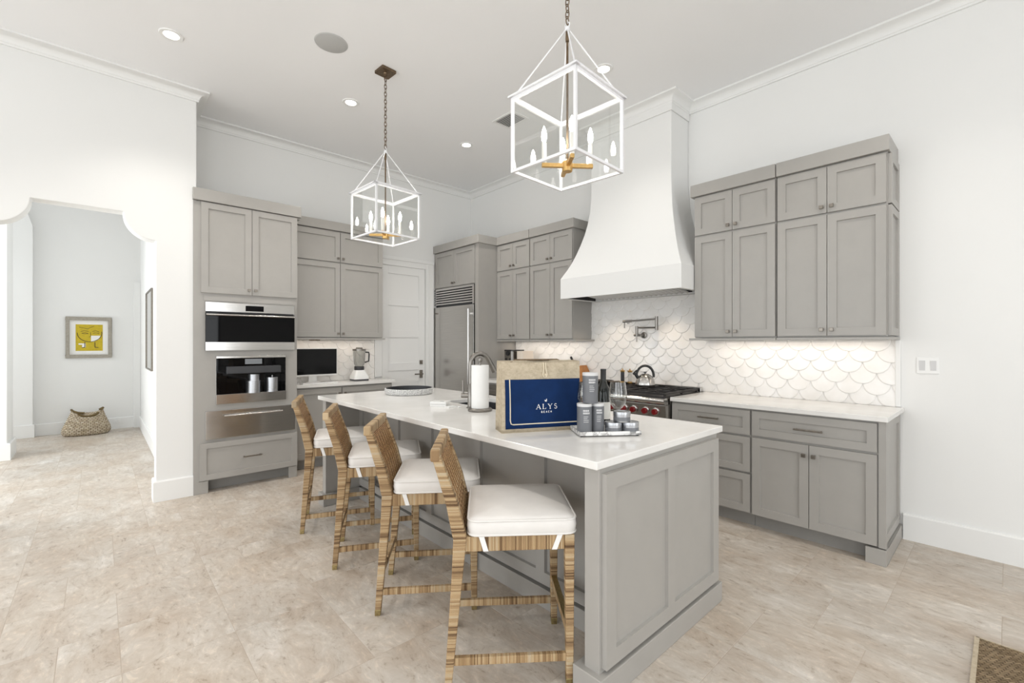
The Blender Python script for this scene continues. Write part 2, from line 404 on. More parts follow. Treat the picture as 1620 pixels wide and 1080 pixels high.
def dup(root, loc, rotz, label, group=None):
    r = root.copy(); C.objects.link(r); r.location = loc; r.rotation_euler = (0, 0, rotz); r['label'] = label
    if group: r['group'] = group
    for ch in list(root.children):
        c = ch.copy(); C.objects.link(c); c.parent = r
        for g in ch.children:
            d = g.copy(); C.objects.link(d); d.parent = c
    return r
def FB(y): return lambda u, n, z: (u, y-n, z)        # faces the viewer along -Y
def FA(x): return lambda u, n, z: (x+n, u, z)        # faces along +X
def arc(cx, cy, r, a0, a1, n):
    return [(cx+r*math.cos(math.radians(a0+(a1-a0)*k/n)), cy+r*math.sin(math.radians(a0+(a1-a0)*k/n))) for k in range(n+1)]
def rrect(x0, x1, y0, y1, r, z, n=5):
    out = []
    for cx, cy, a in ((x1-r, y1-r, 0), (x0+r, y1-r, 90), (x0+r, y0+r, 180), (x1-r, y0+r, 270)):
        for q in arc(cx, cy, r, a, a+90, n): out.append((q[0], q[1], z))
    return out
def sweep(mb, path, prof):
    """path: plan points with the room on the right-hand side; prof: (out from wall, z)"""
    P = [Vector(p) for p in path]; rings = []
    for i, p in enumerate(P):
        def nrm(a, b): d = (b-a).normalized(); return Vector((d.y, -d.x))
        if i == 0: m_ = nrm(P[0], P[1])
        elif i == len(P)-1: m_ = nrm(P[-2], P[-1])
        else:
            a, b = nrm(P[i-1], P[i]), nrm(P[i], P[i+1]); m_ = (a+b); m_ = m_/max(1e-6, m_.dot(a))
        rings.append([(p.x+m_.x*o, p.y+m_.y*o, z) for o, z in prof])
    return mb.loft(rings, close=False, caps=False)

XA, YB, XL = -5.465, 4.15, -4.925      # alcove wall, back wall, arched wall planes
# ------------------------------------------------------------------ room shell
def make_floor():
    rnd = random.Random(5); g = .2035; x0, y0 = -.018-54*g, .07-25*g; nx, ny = 75, 45
    used = [[False]*ny for _ in range(nx)]; mb = MB(); ids = []
    sizes = [(3, 2)]*5+[(2, 3)]*3+[(2, 2)]*4+[(2, 1)]*2+[(1, 1)]*2
    gp = .0012
    for j in range(ny):
        for i in range(nx):
            if used[i][j]: continue
            opt = sizes[:]; rnd.shuffle(opt); opt.append((1, 1))
            for a, b in opt:
                if i+a <= nx and j+b <= ny and not any(used[i+p][j+q] for p in range(a) for q in range(b)): break
            for p in range(a):
                for q in range(b): used[i+p][j+q] = True
            xa, xb, ya, yb = x0+i*g+gp, x0+(i+a)*g-gp, y0+j*g+gp, y0+(j+b)*g-gp
            c = .0012
            c = .0006; A = [mb.p(q) for q in ((xa,ya,-.004),(xb,ya,-.004),(xb,yb,-.004),(xa,yb,-.004))]
            B = [mb.p(q) for q in ((xa,ya,-c),(xb,ya,-c),(xb,yb,-c),(xa,yb,-c))]
            D = [mb.p(q) for q in ((xa+c,ya+c,0),(xb-c,ya+c,0),(xb-c,yb-c,0),(xa+c,yb-c,0))]
            mb.cur = 0
            mb.face(D)
            for k in range(4): mb.face((A[k], A[(k+1)%4], B[(k+1)%4], B[k])); mb.face((B[k], B[(k+1)%4], D[(k+1)%4], D[k]))
            ids += [(rnd.random(), rnd.random(), rnd.random())]*9
    mb.cur = 1
    mb.box((x0, y0, -.06), (x0+nx*g, y0+ny*g, -.0009)); ids += [(0, 0, 0)]*6
    o = mb.build('floor', [M['stone'], M['floorgrout']], recalc=False)
    a = o.data.attributes.new('tile_id', 'FLOAT_VECTOR', 'FACE')
    for k, v in enumerate(ids): a.data[k].vector = v
    o['kind'] = 'structure'
make_floor()
struct('ceiling', MB().box((-11, -4.9, ZC), (4.4, 4.5, ZC+.1)), M['ceiling'])
struct('wall_back', MB().box((XA-.14, YB, 0), (4.2, YB+.14, ZC)), M['wall'])
struct('wall_alcove', MB().box((XA-.14, .65, 0), (XA, YB, ZC)), M['wall'])
struct('wall_hall_right', MB().box((-9.75, .505, 0), (-5.07, .65, ZC)), M['wall'])
struct('wall_hall_back', MB().box((-9.75, -4.7, 0), (-9.6, .505, ZC)), M['wall'])
poly = [(-4.7, 0), (-.59, 0), (-.59, 2.24)]+arc(-.59, 2.45, .21, 270, 360, 14)[1:]+arc(.36, 2.45, .21, 180, 270, 14)+[(.36, 0), (.65, 0), (.65, ZC), (-4.7, ZC)]
struct('wall_left', MB().prism(poly, lambda u, v: (XL, u, v), lambda u, v: (XL-.15, u, v)), M['wall'], bevel=.006)
struct('wall_hall_left', MB().box((-8.36, -4.7, 0), (-7.86, -.79, ZC)), M['wall'], bevel=.006)
# opening between the hall's left wall and its back wall: pilaster and splayed corbel
m = MB().box((-9.6, -1.1, 0), (-9.5, -.705, 3.06)); m.prism([(-1.1, 3.06), (-.705, 3.06), (-.775, 3.3), (-1.1, 3.5)], lambda u, v: (-9.5, u, v), lambda u, v: (-9.6, u, v))
struct('trim_1', m, M['wall'], bevel=.004)
struct('baseboard_pilaster', MB().box((-9.6, -1.1, 0), (-9.482, -.687, .185)), M['trim'], bevel=.003)
# rear and right-hand walls, out of the picture, with the windows the daylight comes through
def windowed(name, f, u0, u1, holes, z0=.08, z1=2.95):
    mb = MB(f); cur = u0
    for a, b in holes: mb.box((cur, 0, 0), (a, .15, ZC)); mb.box((a, 0, 0), (b, .15, z0)); mb.box((a, 0, z1), (b, .15, ZC)); cur = b
    mb.box((cur, 0, 0), (u1, .15, ZC)); struct(name, mb, M['wall'])
hr = [(-4.6, -2.6), (-2.2, -.2), (.2, 2.2)]; hx = [(-3.6, -1.6), (.3, 2.3)]
windowed('wall_rear', lambda u, n, z: (u, -4.5-n, z), -5.0, 4.2, hr)
windowed('wall_right', lambda u, n, z: (3.9+n, u, z), -4.65, 4.3, hx)
k = 1
for f, hs in ((lambda u, n, z: (u, -4.5-n, z), hr), (lambda u, n, z: (3.9+n, u, z), hx)):
    for a, b in hs:
        mb = MB(f)
        for q in (a+.03, (a+b)/2, b-.03): mb.box((q-.03, -.005, .08), (q+.03, .045, 2.95))
        for q in (.11, 1.05, 2.0, 2.92): mb.box((a, -.003, q-.025), (b, .043, q+.025))
        struct('window_%d' % k, mb, M['charcoal']); k += 1
# cornice
cov = [(0, 3.53), (.014, 3.53), (.016, 3.545)]+[(.020+.058*(1-math.cos(math.radians(a))), 3.547+.05*math.sin(math.radians(a))) for a in range(0, 91, 15)]+[(.088, 3.600), (.088, 3.615)]
m = MB(); sweep(m, [(XL, -4.6), (XL, .65), (XA, .65), (XA, YB), (4.1, YB)], cov)
struct('trim_2', m, M['trim'], smooth=35)
# baseboards
bb = [(0, .178), (.012, .178), (.018, .168), (.018, 0)]
m = MB(); sweep(m, [(-.49, YB), (4.1, YB)], bb); struct('baseboard_back', m, M['trim'])
m = MB(); sweep(m, [(XL-.16, .36), (XL, .36), (XL, .648)], bb); struct('baseboard_left', m, M['trim'])
m = MB(); sweep(m, [(XL, -4.6), (XL, -.59), (XL-.15, -.59)], bb); struct('baseboard_left_far', m, M['trim'])
m = MB(); sweep(m, [(-9.6, -.69), (-9.6, .505), (-5.08, .505)], [(a, b) for a, b in bb]); struct('baseboard_hall', m, M['trim'])
m = MB(); sweep(m, [(-7.86, -4.6), (-7.86, -.79), (-8.36, -.79)], [(a*1.6, b*1.1) for a, b in bb]); struct('baseboard_hall_left', m, M['trim'])
struct('trim_3', MB().box((-9.6, .42, 0), (-9.52, .503, 2.35)), M['trim'])
# alcove door, recessed in its casing
def make_door():
    f = FA(XA); m = MB(f)
    m.box((2.60, 0, .93), (2.70, .022, 2.50)); m.box((3.345, 0, 0), (3.478, .022, 2.50)); m.box((2.70, 0, 2.385), (3.345, .022, 2.50))
    m.box((2.58, .0, 2.46), (3.485, .034, 2.50)); m.box((3.385, .022, 0), (3.40, .03, 2.44))
    struct('trim_4', m, M['trim'], bevel=.003)
    m = MB(f); y0, y1 = 2.705, 3.34; t = .012; rl = .1
    zs = [.02, .24, .62, 1.055, 1.47, 1.888, 2.38]
    ed = [(.12, .57), (.67, 1.0), (1.10, 1.44), (1.535, 1.86), (1.945, 2.28)]
    m.box((y0, -.0, .0), (y1, .002, 2.383))
    m.box((y0, .002, 0), (y0+.085, t, 2.383)); m.box((y1-.095, .002, 0), (y1, t, 2.383))
    z = 0
    for a, b in ed+[(2.383, None)]: m.box((y0+.085, .002, z), (y1-.095, t, a)); z = b
    d = struct('door_1', m, M['trim'], bevel=.002)
    m = MB(f); m.box((3.255, .012, .885), (3.302, .022, .995)); m.tube([f(3.278, .022, .945), f(3.278, .06, .945)], .011) if False else None
    m.box((3.271, .022, .935), (3.287, .06, .95)); m.box((3.16, .05, .934), (3.29, .062, .951)); m.build('lever_handle', M['pewter'], d, bevel=.002)
    m = MB(f); m.box((3.255, .012, 1.075), (3.302, .024, 1.13)); m.box((3.272, .024, 1.088), (3.285, .04, 1.117)); m.build('deadbolt', M['pewter'], d, bevel=.002)
make_door()

# ------------------------------------------------------------------ ceiling fittings
dl = [(-4.122, .391, 'lit round ceiling downlight nearest the arched wall'), (-4.146, 1.742, 'lit ceiling downlight above the oven tower side of the room'),
      (-4.144, 3.084, 'lit ceiling downlight in the far corner, beside the fridge'), (-2.238, 3.064, 'lit ceiling downlight in front of the range hood')]
lab = ['lit round downlight in the ceiling nearest the arched opening', 'lit round downlight left of the far lantern chain', 'lit round downlight in the ceiling nearest the fridge corner', 'lit round downlight in the ceiling behind the near lantern']
for (x, y, _), lb in zip(dl, lab):
    t = thing('recessed_downlight', lb, 'ceiling light', (x, y, ZC), group='recessed ceiling downlights')
    m = MB(); m.lathe([(.046, -.002), (.05, -.006), (.072, -.006), (.076, -.001), (.076, 0)], (x, y, ZC), 32, caps=False); m.build('trim_ring', M['white'], t, smooth=40)
    m = MB(); m.lathe([(.001, -.004), (.047, -.004), (.047, -.001)], (x, y, ZC), 32); m.build('lens', M['lens'], t)
    l = bpy.data.lights.new('downlight', 'SPOT'); l.energy = 22 if x > -3 else 46; l.color = (1, .95, .89); l.spot_size = math.radians(115); l.spot_blend = .8; l.shadow_soft_size = .045
    o = bpy.data.objects.new('downlight_or_fill_beam', l); C.objects.link(o); o.location = (x, y, ZC-.02)
for x, y in ((-.33, 3.06), (-2.24, .39), (-.33, .39), (1.6, 3.06), (1.6, .39), (-2.24, -1.5), (-.33, -1.5), (-4.1, -1.5)):      # unseen fill spots added above the frame to brighten the floor, no fixtures
    l = bpy.data.lights.new('downlight', 'SPOT'); l.energy = 30; l.color = (1, .95, .89); l.spot_size = math.radians(115); l.spot_blend = .8; l.shadow_soft_size = .045
    o = bpy.data.objects.new('downlight_or_fill_beam', l); C.objects.link(o); o.location = (x, y, ZC-.02)
m = MB(); c = (-3.425, 1.289, ZC); m.lathe([(.001, -.006), (.108, -.006), (.116, -.003), (.118, 0)], c, 40)
tag(m.build('ceiling_speaker', M['speaker'], origin=c, smooth=40), 'round pale grey speaker grille flush in the ceiling', 'speaker')
t = thing('air_vent', 'rectangular louvred air vent in the ceiling behind the near lantern', 'vent', (-3.38, 3.06, ZC))
vx0, vx1, vy0, vy1 = -3.53, -3.23, 2.95, 3.18
m = MB()
for a, b in (((vx0, vy0), (vx1, vy0+.025)), ((vx0, vy1-.025), (vx1, vy1)), ((vx0, vy0+.025), (vx0+.025, vy1-.025)), ((vx1-.025, vy0+.025), (vx1, vy1-.025))): m.box((a[0], a[1], ZC-.007), (b[0], b[1], ZC))
m.build('frame', M['white'], t)
m = MB().box((vx0+.02, vy0+.02, ZC-.002), (vx1-.02, vy1-.02, ZC)); m.build('duct_shade_sheet', M['ventdark'], t)  # flat sheet on the ceiling; the duct's inner shade is put into its grey
m = MB()
for k in range(8):
    y = vy0+.033+k*.023; m.loft([[(vx0+.02, y, ZC-.008), (vx0+.02, y+.012, ZC-.002), (vx0+.02, y+.013, ZC-.003), (vx0+.02, y+.001, ZC-.009)], [(vx1-.02, y, ZC-.008), (vx1-.02, y+.012, ZC-.002), (vx1-.02, y+.013, ZC-.003), (vx1-.02, y+.001, ZC-.009)]])
m.build('louvres', M['white'], t)

# ------------------------------------------------------------------ cabinets
def knob(par, f, u, z, n0):
    m = MB(f); m.box((u-.005, n0, z-.005), (u+.005, n0+.016, z+.005)); m.box((u-.0125, n0+.014, z-.0125), (u+.0125, n0+.027, z+.0125)); m.build('knob', M['pewter'], par, bevel=.002)
def pull(par, f, u, z, n0, ln=.16):
    m = MB(f)
    for q in (u-ln*.42, u+ln*.42): m.box((q-.005, n0, z-.005), (q+.005, n0+.03, z+.005))
    m.box((u-ln/2, n0+.026, z-.006), (u+ln/2, n0+.036, z+.006)); m.build('pull', M['pewter'], par, bevel=.0025)
def door(par, f, u0, u1, z0, z1, kn=None, t=.02, rail=.055, g=.002):
    d = MB(f).shaker(u0+g, u1-g, z0+g, z1-g, t, rail).build('door', M['grey'], par)
    if kn: knob(d, f, kn[0], kn[1], t)
    return d
def drawer(par, f, u0, u1, z0, z1, pl=None, t=.02, rail=.05, g=.002):
    d = MB(f).shaker(u0+g, u1-g, z0+g, z1-g, t, rail).build('drawer', M['grey'], par)
    if pl: pull(d, f, pl[0], pl[1], t, pl[2])
    return d

# oven tower
f = FA(-4.905)
tw = thing('oven_tower', 'tall grey cabinet tower holding the ovens beside the arched wall', 'cabinet', (-5.18, 1.07, 0))
m = MB(f)
m.box((.655, -.55, .115), (1.497, -.02, 2.63))
m.box((.623, -.018, .10), (.664, 0, 2.64)); m.box((.664, -.018, .115), (1.497, 0, 2.64))
m.build('body', M['grey'], tw)
for a, b in ((.623, .735), (1.42, 1.497)): m = MB(f); m.box((a, -.018, 0), (b, .004, .112)); m.build('foot', M['grey'], tw, bevel=.002)
m = MB(f); m.box((.735, -.14, 0), (1.49, -.11, .115)); m.build('toe_kick', M['kick'], tw)
m = MB(f); m.box((.618, -.012, 2.645), (1.53, .034, 2.752)); m.box((.66, -.54, 2.63), (1.53, -.012, 2.752)); m.build('crown', M['grey'], tw, bevel=.003)
door(tw, f, .677, 1.086, 1.818, 2.64, (1.058, 1.865)); door(tw, f, 1.086, 1.497, 1.818, 2.64, (1.114, 1.865))
drawer(tw, f, .668, 1.497, .117, .458, (1.085, .29, .16))
m = MB(f); m.box((.70, 0, 1.75), (1.475, .006, 1.80)); m.build('filler_rail', M['grey'], tw)
# ovens
ov = thing('convection_oven', 'stainless and black glass wall oven set highest in the tower', 'oven', (-4.9, 1.09, 1.296))
m = MB(f); m.box((.716, -.018, 1.30), (1.462, .004, 1.735)); m.build('body', M['charcoal'], ov)
m = MB(f); m.box((.711, .004, 1.652), (1.467, .024, 1.738)); p_ = m.build('control_panel', M['steel'], ov, bevel=.002)
m = MB(f); m.box((1.03, .024, 1.666), (1.185, .0255, 1.718)); m.build('display', M['darkglass'], p_)
m = MB(f); m.box((.711, .004, 1.296), (1.467, .028, 1.642)); d_ = m.build('door', M['darkglass'], ov, bevel=.002)
m = MB(f); m.box((.711, .028, 1.296), (1.467, .031, 1.372)); m.build('steel_band', M['steel'], d_)
m = MB(f); m.tube([(.712, .062, 1.622), (1.466, .062, 1.622)], .0095, 12); m.box((.73, .028, 1.615), (.745, .06, 1.629)); m.box((1.433, .028, 1.615), (1.448, .06, 1.629)); m.build('handle', M['steel'], d_, smooth=40)
cf = thing('coffee_machine', 'built-in black coffee machine with steel trim, between oven and warming drawer', 'coffee machine', (-4.9, 1.09, .8))
m = MB(f); m.box((.793, .0, .80), (1.386, .01, 1.242)); m.box((.793, .01, 1.222), (1.386, .028, 1.242)); m.box((.793, .01, .80), (1.386, .028, .888)); m.build('steel_trim', M['steel'], cf, bevel=.0015)
m = MB(f); m.box((.796, .01, 1.15), (1.383, .024, 1.222)); m.box((.796, .01, .888), (.87, .022, 1.15)); m.box((1.34, .01, .888), (1.383, .022, 1.15)); m.box((.87, .010, .888), (1.34, .012, 1.15)); m.build('glass_front', M['darkglass'], cf, bevel=.001)
m = MB(f); m.box((.87, .012, 1.075), (1.335, .05, 1.145)); m.build('spout_housing', M['charcoal'], cf, bevel=.006)
m = MB(f); m.box((1.025, .024, 1.163), (1.17, .0255, 1.212)); m.build('display', M['display'], cf)
m = MB(f); m.lathe([(.045, .0), (.045, .06)], (1.10, .035, 1.005), 24); m.lathe([(.056, .0), (.056, .115)], (1.095, .040, .89), 24); m.build('milk_container', M['tin'], cf, smooth=40)
m = MB(f); m.lathe([(.052, .0), (.052, .14)], (1.255, .040, .89), 24); m.box((1.25, .035, 1.03), (1.26, .045, 1.05)); m.build('water_container', M['tin'], cf, smooth=40)
wd = thing('warming_drawer', 'stainless steel warming drawer below the coffee machine', 'warming drawer', (-4.9, 1.09, .487))
m = MB(f); m.box((.711, 0, .487), (1.473, .026, .744)); d_ = m.build('drawer_front', M['steel'], wd, bevel=.003)
m = MB(f); m.tube([(.85, .06, .694), (1.345, .06, .694)], .008, 12)
for q in (.9, 1.3): m.box((q-.006, .026, .688), (q+.006, .058, .70))
m.build('handle', M['steel'], d_, smooth=40)

# alcove base and wall cabinets
f = FA(-5.10)
bc = thing('base_cabinet', 'grey two-door base cabinet under the alcove worktop with the monitor', 'cabinet', (-5.28, 2.08, 0))
m = MB(f); m.box((1.503, -.34, .105), (2.655, 0, .88)); m.build('body', M['grey'], bc)
m = MB(f); m.box((1.503, -.07, 0), (2.64, -.05, .105)); m.build('toe_kick', M['kick'], bc)
door(bc, f, 1.512, 2.03, .117, .865, (2.0, .80)); door(bc, f, 2.035, 2.65, .117, .865, (2.065, .80))
wt = MB().box((-5.462, 1.503, .882), (-5.062, 2.685, .914)).build('worktop', M['quartz'], origin=(-5.26, 2.09, .882), bevel=.003)
tag(wt, 'white quartz worktop in the alcove under the monitor and blender', 'worktop')
f = FA(-5.135)
uc = thing('wall_cabinet', 'grey wall cabinet with four doors above the monitor and blender', 'cabinet', (-5.29, 2.03, 1.4))
m = MB(f); m.box((1.503, -.32, 1.425), (2.548, 0, 2.63)); m.build('body', M['grey'], uc)
m = MB(f); m.box((1.503, -.32, 1.403), (2.575, .024, 1.422)); m.build('light_rail', M['grey'], uc)
m = MB(f); m.box((1.503, -.32, 2.632), (2.57, .034, 2.728)); m.build('crown', M['grey'], uc, bevel=.003)
door(uc, f, 1.508, 2.028, 1.43, 2.268, (2.0, 1.47)); door(uc, f, 2.03, 2.548, 1.43, 2.268, (2.058, 1.47))
door(uc, f, 1.508, 2.028, 2.278, 2.618, (2.0, 2.32)); door(uc, f, 2.03, 2.548, 2.278, 2.618, (2.058, 2.32))

# fridge and its surround
f = FB(3.52)
fs = thing('fridge_surround', 'tall grey cabinet enclosing the stainless fridge in the corner', 'cabinet', (-4.95, 3.83, 0))
m = MB(f); m.box((-5.46, -.62, 2.12), (-4.525, 0, 2.63)); m.box((-4.524, -.62, 0), (-4.455, .02, 2.63)); m.build('body', M['grey'], fs, bevel=.001)
m = MB(f); m.box((-5.462, -.62, 2.618), (-4.435, .04, 2.722)); m.build('crown', M['grey'], fs, bevel=.003)
door(fs, f, -5.455, -4.985, 2.125, 2.608, (-5.012, 2.168)); door(fs, f, -4.985, -4.53, 2.125, 2.608, (-4.958, 2.168))
fr = thing('refrigerator', 'stainless built-in refrigerator with a louvred grille on top', 'fridge', (-4.99, 3.83, 0))
m = MB(f); m.box((-5.455, -.60, .02), (-4.53, -.01, 2.112)); m.build('body', M['charcoal'], fr)
m = MB(f); m.box((-5.455, -.01, .10), (-4.545, .028, 1.858)); d_ = m.build('door', M['steelh'], fr, bevel=.003)
m = MB(f); m.tube([(-4.595, .075, .72), (-4.595, .075, 1.80)], .014, 14)
for q in (.78, 1.74): m.box((-4.603, .028, q-.01), (-4.587, .075, q+.01))
m.build('handle', M['steel'], d_, smooth=40)
m = MB(f); m.box((-5.42, .028, 1.765), (-5.35, .030, 1.785)); m.build('badge', M['pewter'], d_)
g_ = MB(f)
for k in range(7):
    z = 1.885+k*.0325; g_.loft([[f(x, -.008, z), f(x, .026, z+.004), f(x, .026, z+.022), f(x, -.004, z+.027)] for x in (-5.45, -4.572)] if False else [[(x, -.008, z), (x, .026, z+.004), (x, .026, z+.021), (x, -.004, z+.026)] for x in (-5.45, -4.572)])
g_.box((-4.572, -.01, 1.865), (-4.535, .026, 2.112)); g_.box((-5.455, -.01, 2.10), (-4.535, .024, 2.112))
g_.build('grille', M['steel'], fr)

# wall cabinets on the back wall
def wall_unit(label, x0, x1, xm, rail=(0, 0), side=False):
    f = FB(3.82)
    t = thing('wall_cabinet', label, 'cabinet', ((x0+x1)/2, 3.98, 1.4))
    m = MB(f); m.box((x0, -.326, 1.405), (x1, 0, 2.625)); m.build('body', M['grey'], t)
    m = MB(f); m.box((x0-rail[0], -.326, 1.386), (x1+rail[1], .022, 1.403)); m.build('light_rail', M['grey'], t)
    m = MB(f); m.box((x0-rail[0]*.6, -.326, 2.62), (x1+rail[1]*.6, .036, 2.722)); m.build('crown', M['grey'], t, bevel=.003)
    door(t, f, x0+.003, xm, 1.413, 2.272, (xm-.03, 1.458)); door(t, f, xm, x1-.003, 1.413, 2.272, (xm+.03, 1.458))
    door(t, f, x0+.003, xm, 2.283, 2.61, (xm-.03, 2.325)); door(t, f, xm, x1-.003, 2.283, 2.61, (xm+.03, 2.325))
    return t
wall_unit('grey four-door wall cabinet on the back wall next to the fridge', -4.452, -3.852, -4.15)
wall_unit('grey four-door wall cabinet immediately left of the range hood', -3.846, -3.19, -3.52, (0, .045))
wall_unit('grey four-door wall cabinet immediately right of the range hood', -1.826, -1.188, -1.509, (.045, 0))
t = wall_unit('grey four-door wall cabinet at the right end of the back wall', -1.182, -.53, -.861, (0, .022))
fx = FA(-.53)
for a, b in ((1.413, 2.272), (2.283, 2.61)): MB(fx).shaker(3.835, 4.148, a, b, .02, .05).build('side_panel', M['grey'], t)
# base cabinets on the back wall
f = FB(3.55)
bd = thing('base_cabinet', 'grey three-drawer base cabinet between range and two-door cabinet', 'cabinet', (-1.58, 3.85, 0))
m = MB(f); m.box((-1.893, -.59, .105), (-1.272, 0, .88)); m.build('body', M['grey'], bd)
m = MB(f); m.box((-1.893, -.09, 0), (-1.272, -.07, .105)); m.build('toe_kick', M['kick'], bd)
drawer(bd, f, -1.888, -1.274, .683, .868, (-1.575, .782, .16)); drawer(bd, f, -1.888, -1.274, .411, .671, (-1.575, .565, .16)); drawer(bd, f, -1.888, -1.274, .114, .399, (-1.575, .29, .16))
bd = thing('base_cabinet', 'grey base cabinet with one wide drawer over two doors, right end of run', 'cabinet', (-.89, 3.85, 0))
m = MB(f); m.box((-1.27, -.59, .105), (-.53, 0, .88)); m.box((-.534, -.02, .105), (-.497, .012, .88)); m.build('body', M['grey'], bd)
m = MB(f); m.box((-1.27, -.09, 0), (-.58, -.07, .105)); m.build('toe_kick', M['kick'], bd)
m = MB(f); m.box((-.598, -.05, 0), (-.495, .022, .098)); m.box((-.53, -.598, 0), (-.495, -.05, .098)); m.build('foot', M['grey'], bd, bevel=.002)
drawer(bd, f, -1.264, -.539, .687, .869, (-.902, .775, .17))
door(bd, f, -1.264, -.902, .11, .674, (-.93, .603)); door(bd, f, -.902, -.539, .11, .674, (-.872, .603))
MB(FA(-.53)).shaker(3.565, 4.145, .112, .872, .024, .055).build('side_panel', M['grey'], bd)
wt = MB().box((-1.89, 3.503, .882), (-.485, 4.148, .914)).build('worktop', M['quartz'], origin=(-1.2, 3.82, .882), bevel=.003)
tag(wt, 'white quartz worktop on the back wall right of the range', 'worktop')
bd = thing('base_cabinet', 'grey base cabinet between the fridge and the range, partly hidden', 'cabinet', (-3.5, 3.85, 0))
m = MB(f); m.box((-3.84, -.59, .105), (-3.13, 0, .88)); m.build('body', M['grey'], bd)
m = MB(f); m.box((-3.84, -.09, 0), (-3.13, -.07, .105)); m.build('toe_kick', M['kick'], bd)
drawer(bd, f, -3.836, -3.134, .687, .869, (-3.485, .78, .16)); door(bd, f, -3.836, -3.485, .11, .674, (-3.52, .6)); door(bd, f, -3.485, -3.134, .11, .674, (-3.45, .6))
dw = thing('microwave_drawer', 'stainless and black drawer appliance behind the paper towel, by the fridge', 'microwave', (-4.15, 3.85, 0))
m = MB(f); m.box((-4.448, -.59, .0), (-3.846, 0, .88)); m.build('body', M['grey'], dw)
m = MB(f); m.box((-4.44, 0, .80), (-3.852, .024, .86)); m.box((-4.44, 0, .74), (-3.852, .03, .795)); m.build('steel_front', M['steel'], dw, bevel=.002)
m = MB(f); m.box((-4.44, 0, .42), (-3.852, .022, .735)); m.build('glass_front', M['darkglass'], dw, bevel=.002)
wt = MB().box((-4.452, 3.503, .882), (-3.125, 4.148, .914)).build('worktop', M['quartz'], origin=(-3.8, 3.82, .882), bevel=.003)
tag(wt, 'white quartz worktop on the back wall between fridge and range', 'worktop')

# scalloped tile
def scales(mb, f, u0, u1, z0, z1, uc, zc):
    r, dz, wd_ = .0797, .079, .164; n = 28
    rows = range(int((z0-zc)/dz)-2, int((z1-zc)/dz)+3)
    for k in rows:
        cz = zc+k*dz; off = (wd_/2 if k % 2 else 0)
        for q in range(int((u0-uc)/wd_)-2, int((u1-uc)/wd_)+3):
            cu = uc+off+q*wd_
            if cu < u0-.1 or cu > u1+.1 or cz < z0-.09 or cz > z1+.09: continue
            tl = .085      # slope: lower rim stands proud of the row below
            rings = []
            for rr, h in ((1.0, .002), (1.0, .0075), (.985, .0095), (.955, .0108), (.90, .0110), (.5, .0112)):
                rg = []
                for j in range(n):
                    a = 2*PI*j/n; x, z = rr*r*math.cos(a), rr*r*math.sin(a)
                    rg.append((cu+x, h-tl*z, cz+z))
                rings.append(rg)
            idx = [[mb.p(p) for p in rg] for rg in rings]
            for a in range(len(idx)-1):
                for j in range(n): mb.face((idx[a][j], idx[a][(j+1) % n], idx[a+1][(j+1) % n], idx[a+1][j]))
            mb.face(idx[-1])
def splash(name, label, f, parts, uc, zc, ux, nn):
    t = thing(name, label, 'backsplash', f((parts[0][0]+parts[0][1])/2, 0, .914))
    for u0, u1, z0, z1 in parts:
        m = MB(f); scales(m, f, u0, u1, z0, z1, uc, zc)
        cl = [(f(u0, 0, 0), tuple(-c for c in ux)), (f(u1, 0, 0), ux), (f(0, 0, z0), (0, 0, -1)), (f(0, 0, z1), (0, 0, 1)), (f(0, .0012, 0), tuple(-c for c in nn))]
        m.build('scallop_tiles', M['tile'], t, clip=cl, smooth=28)
        m = MB(f); m.box((u0, .001, z0), (u1, .003, z1)); m.build('grout_bed', M['grout'], t)
    return t
bs = splash('backsplash', 'white scalloped fish-scale tile backsplash behind the range on the back wall', FB(YB),
       [(-4.453, -3.19, .915, 1.385), (-3.19, -1.826, .915, 1.822), (-1.826, -.532, .915, 1.385)], -1.948, 1.381, (1, 0, 0), (0, -1, 0))
m = MB(FB(YB)); m.box((-.532, .001, .915), (-.503, .02, 1.385)); m.build('edge_trim', M['trim'], bs, bevel=.003)
splash('backsplash', 'white scalloped tile backsplash behind the monitor and blender', FA(XA), [(1.503, 2.598, .915, 1.402)], 2.03, 1.36, (0, 1, 0), (1, 0, 0))

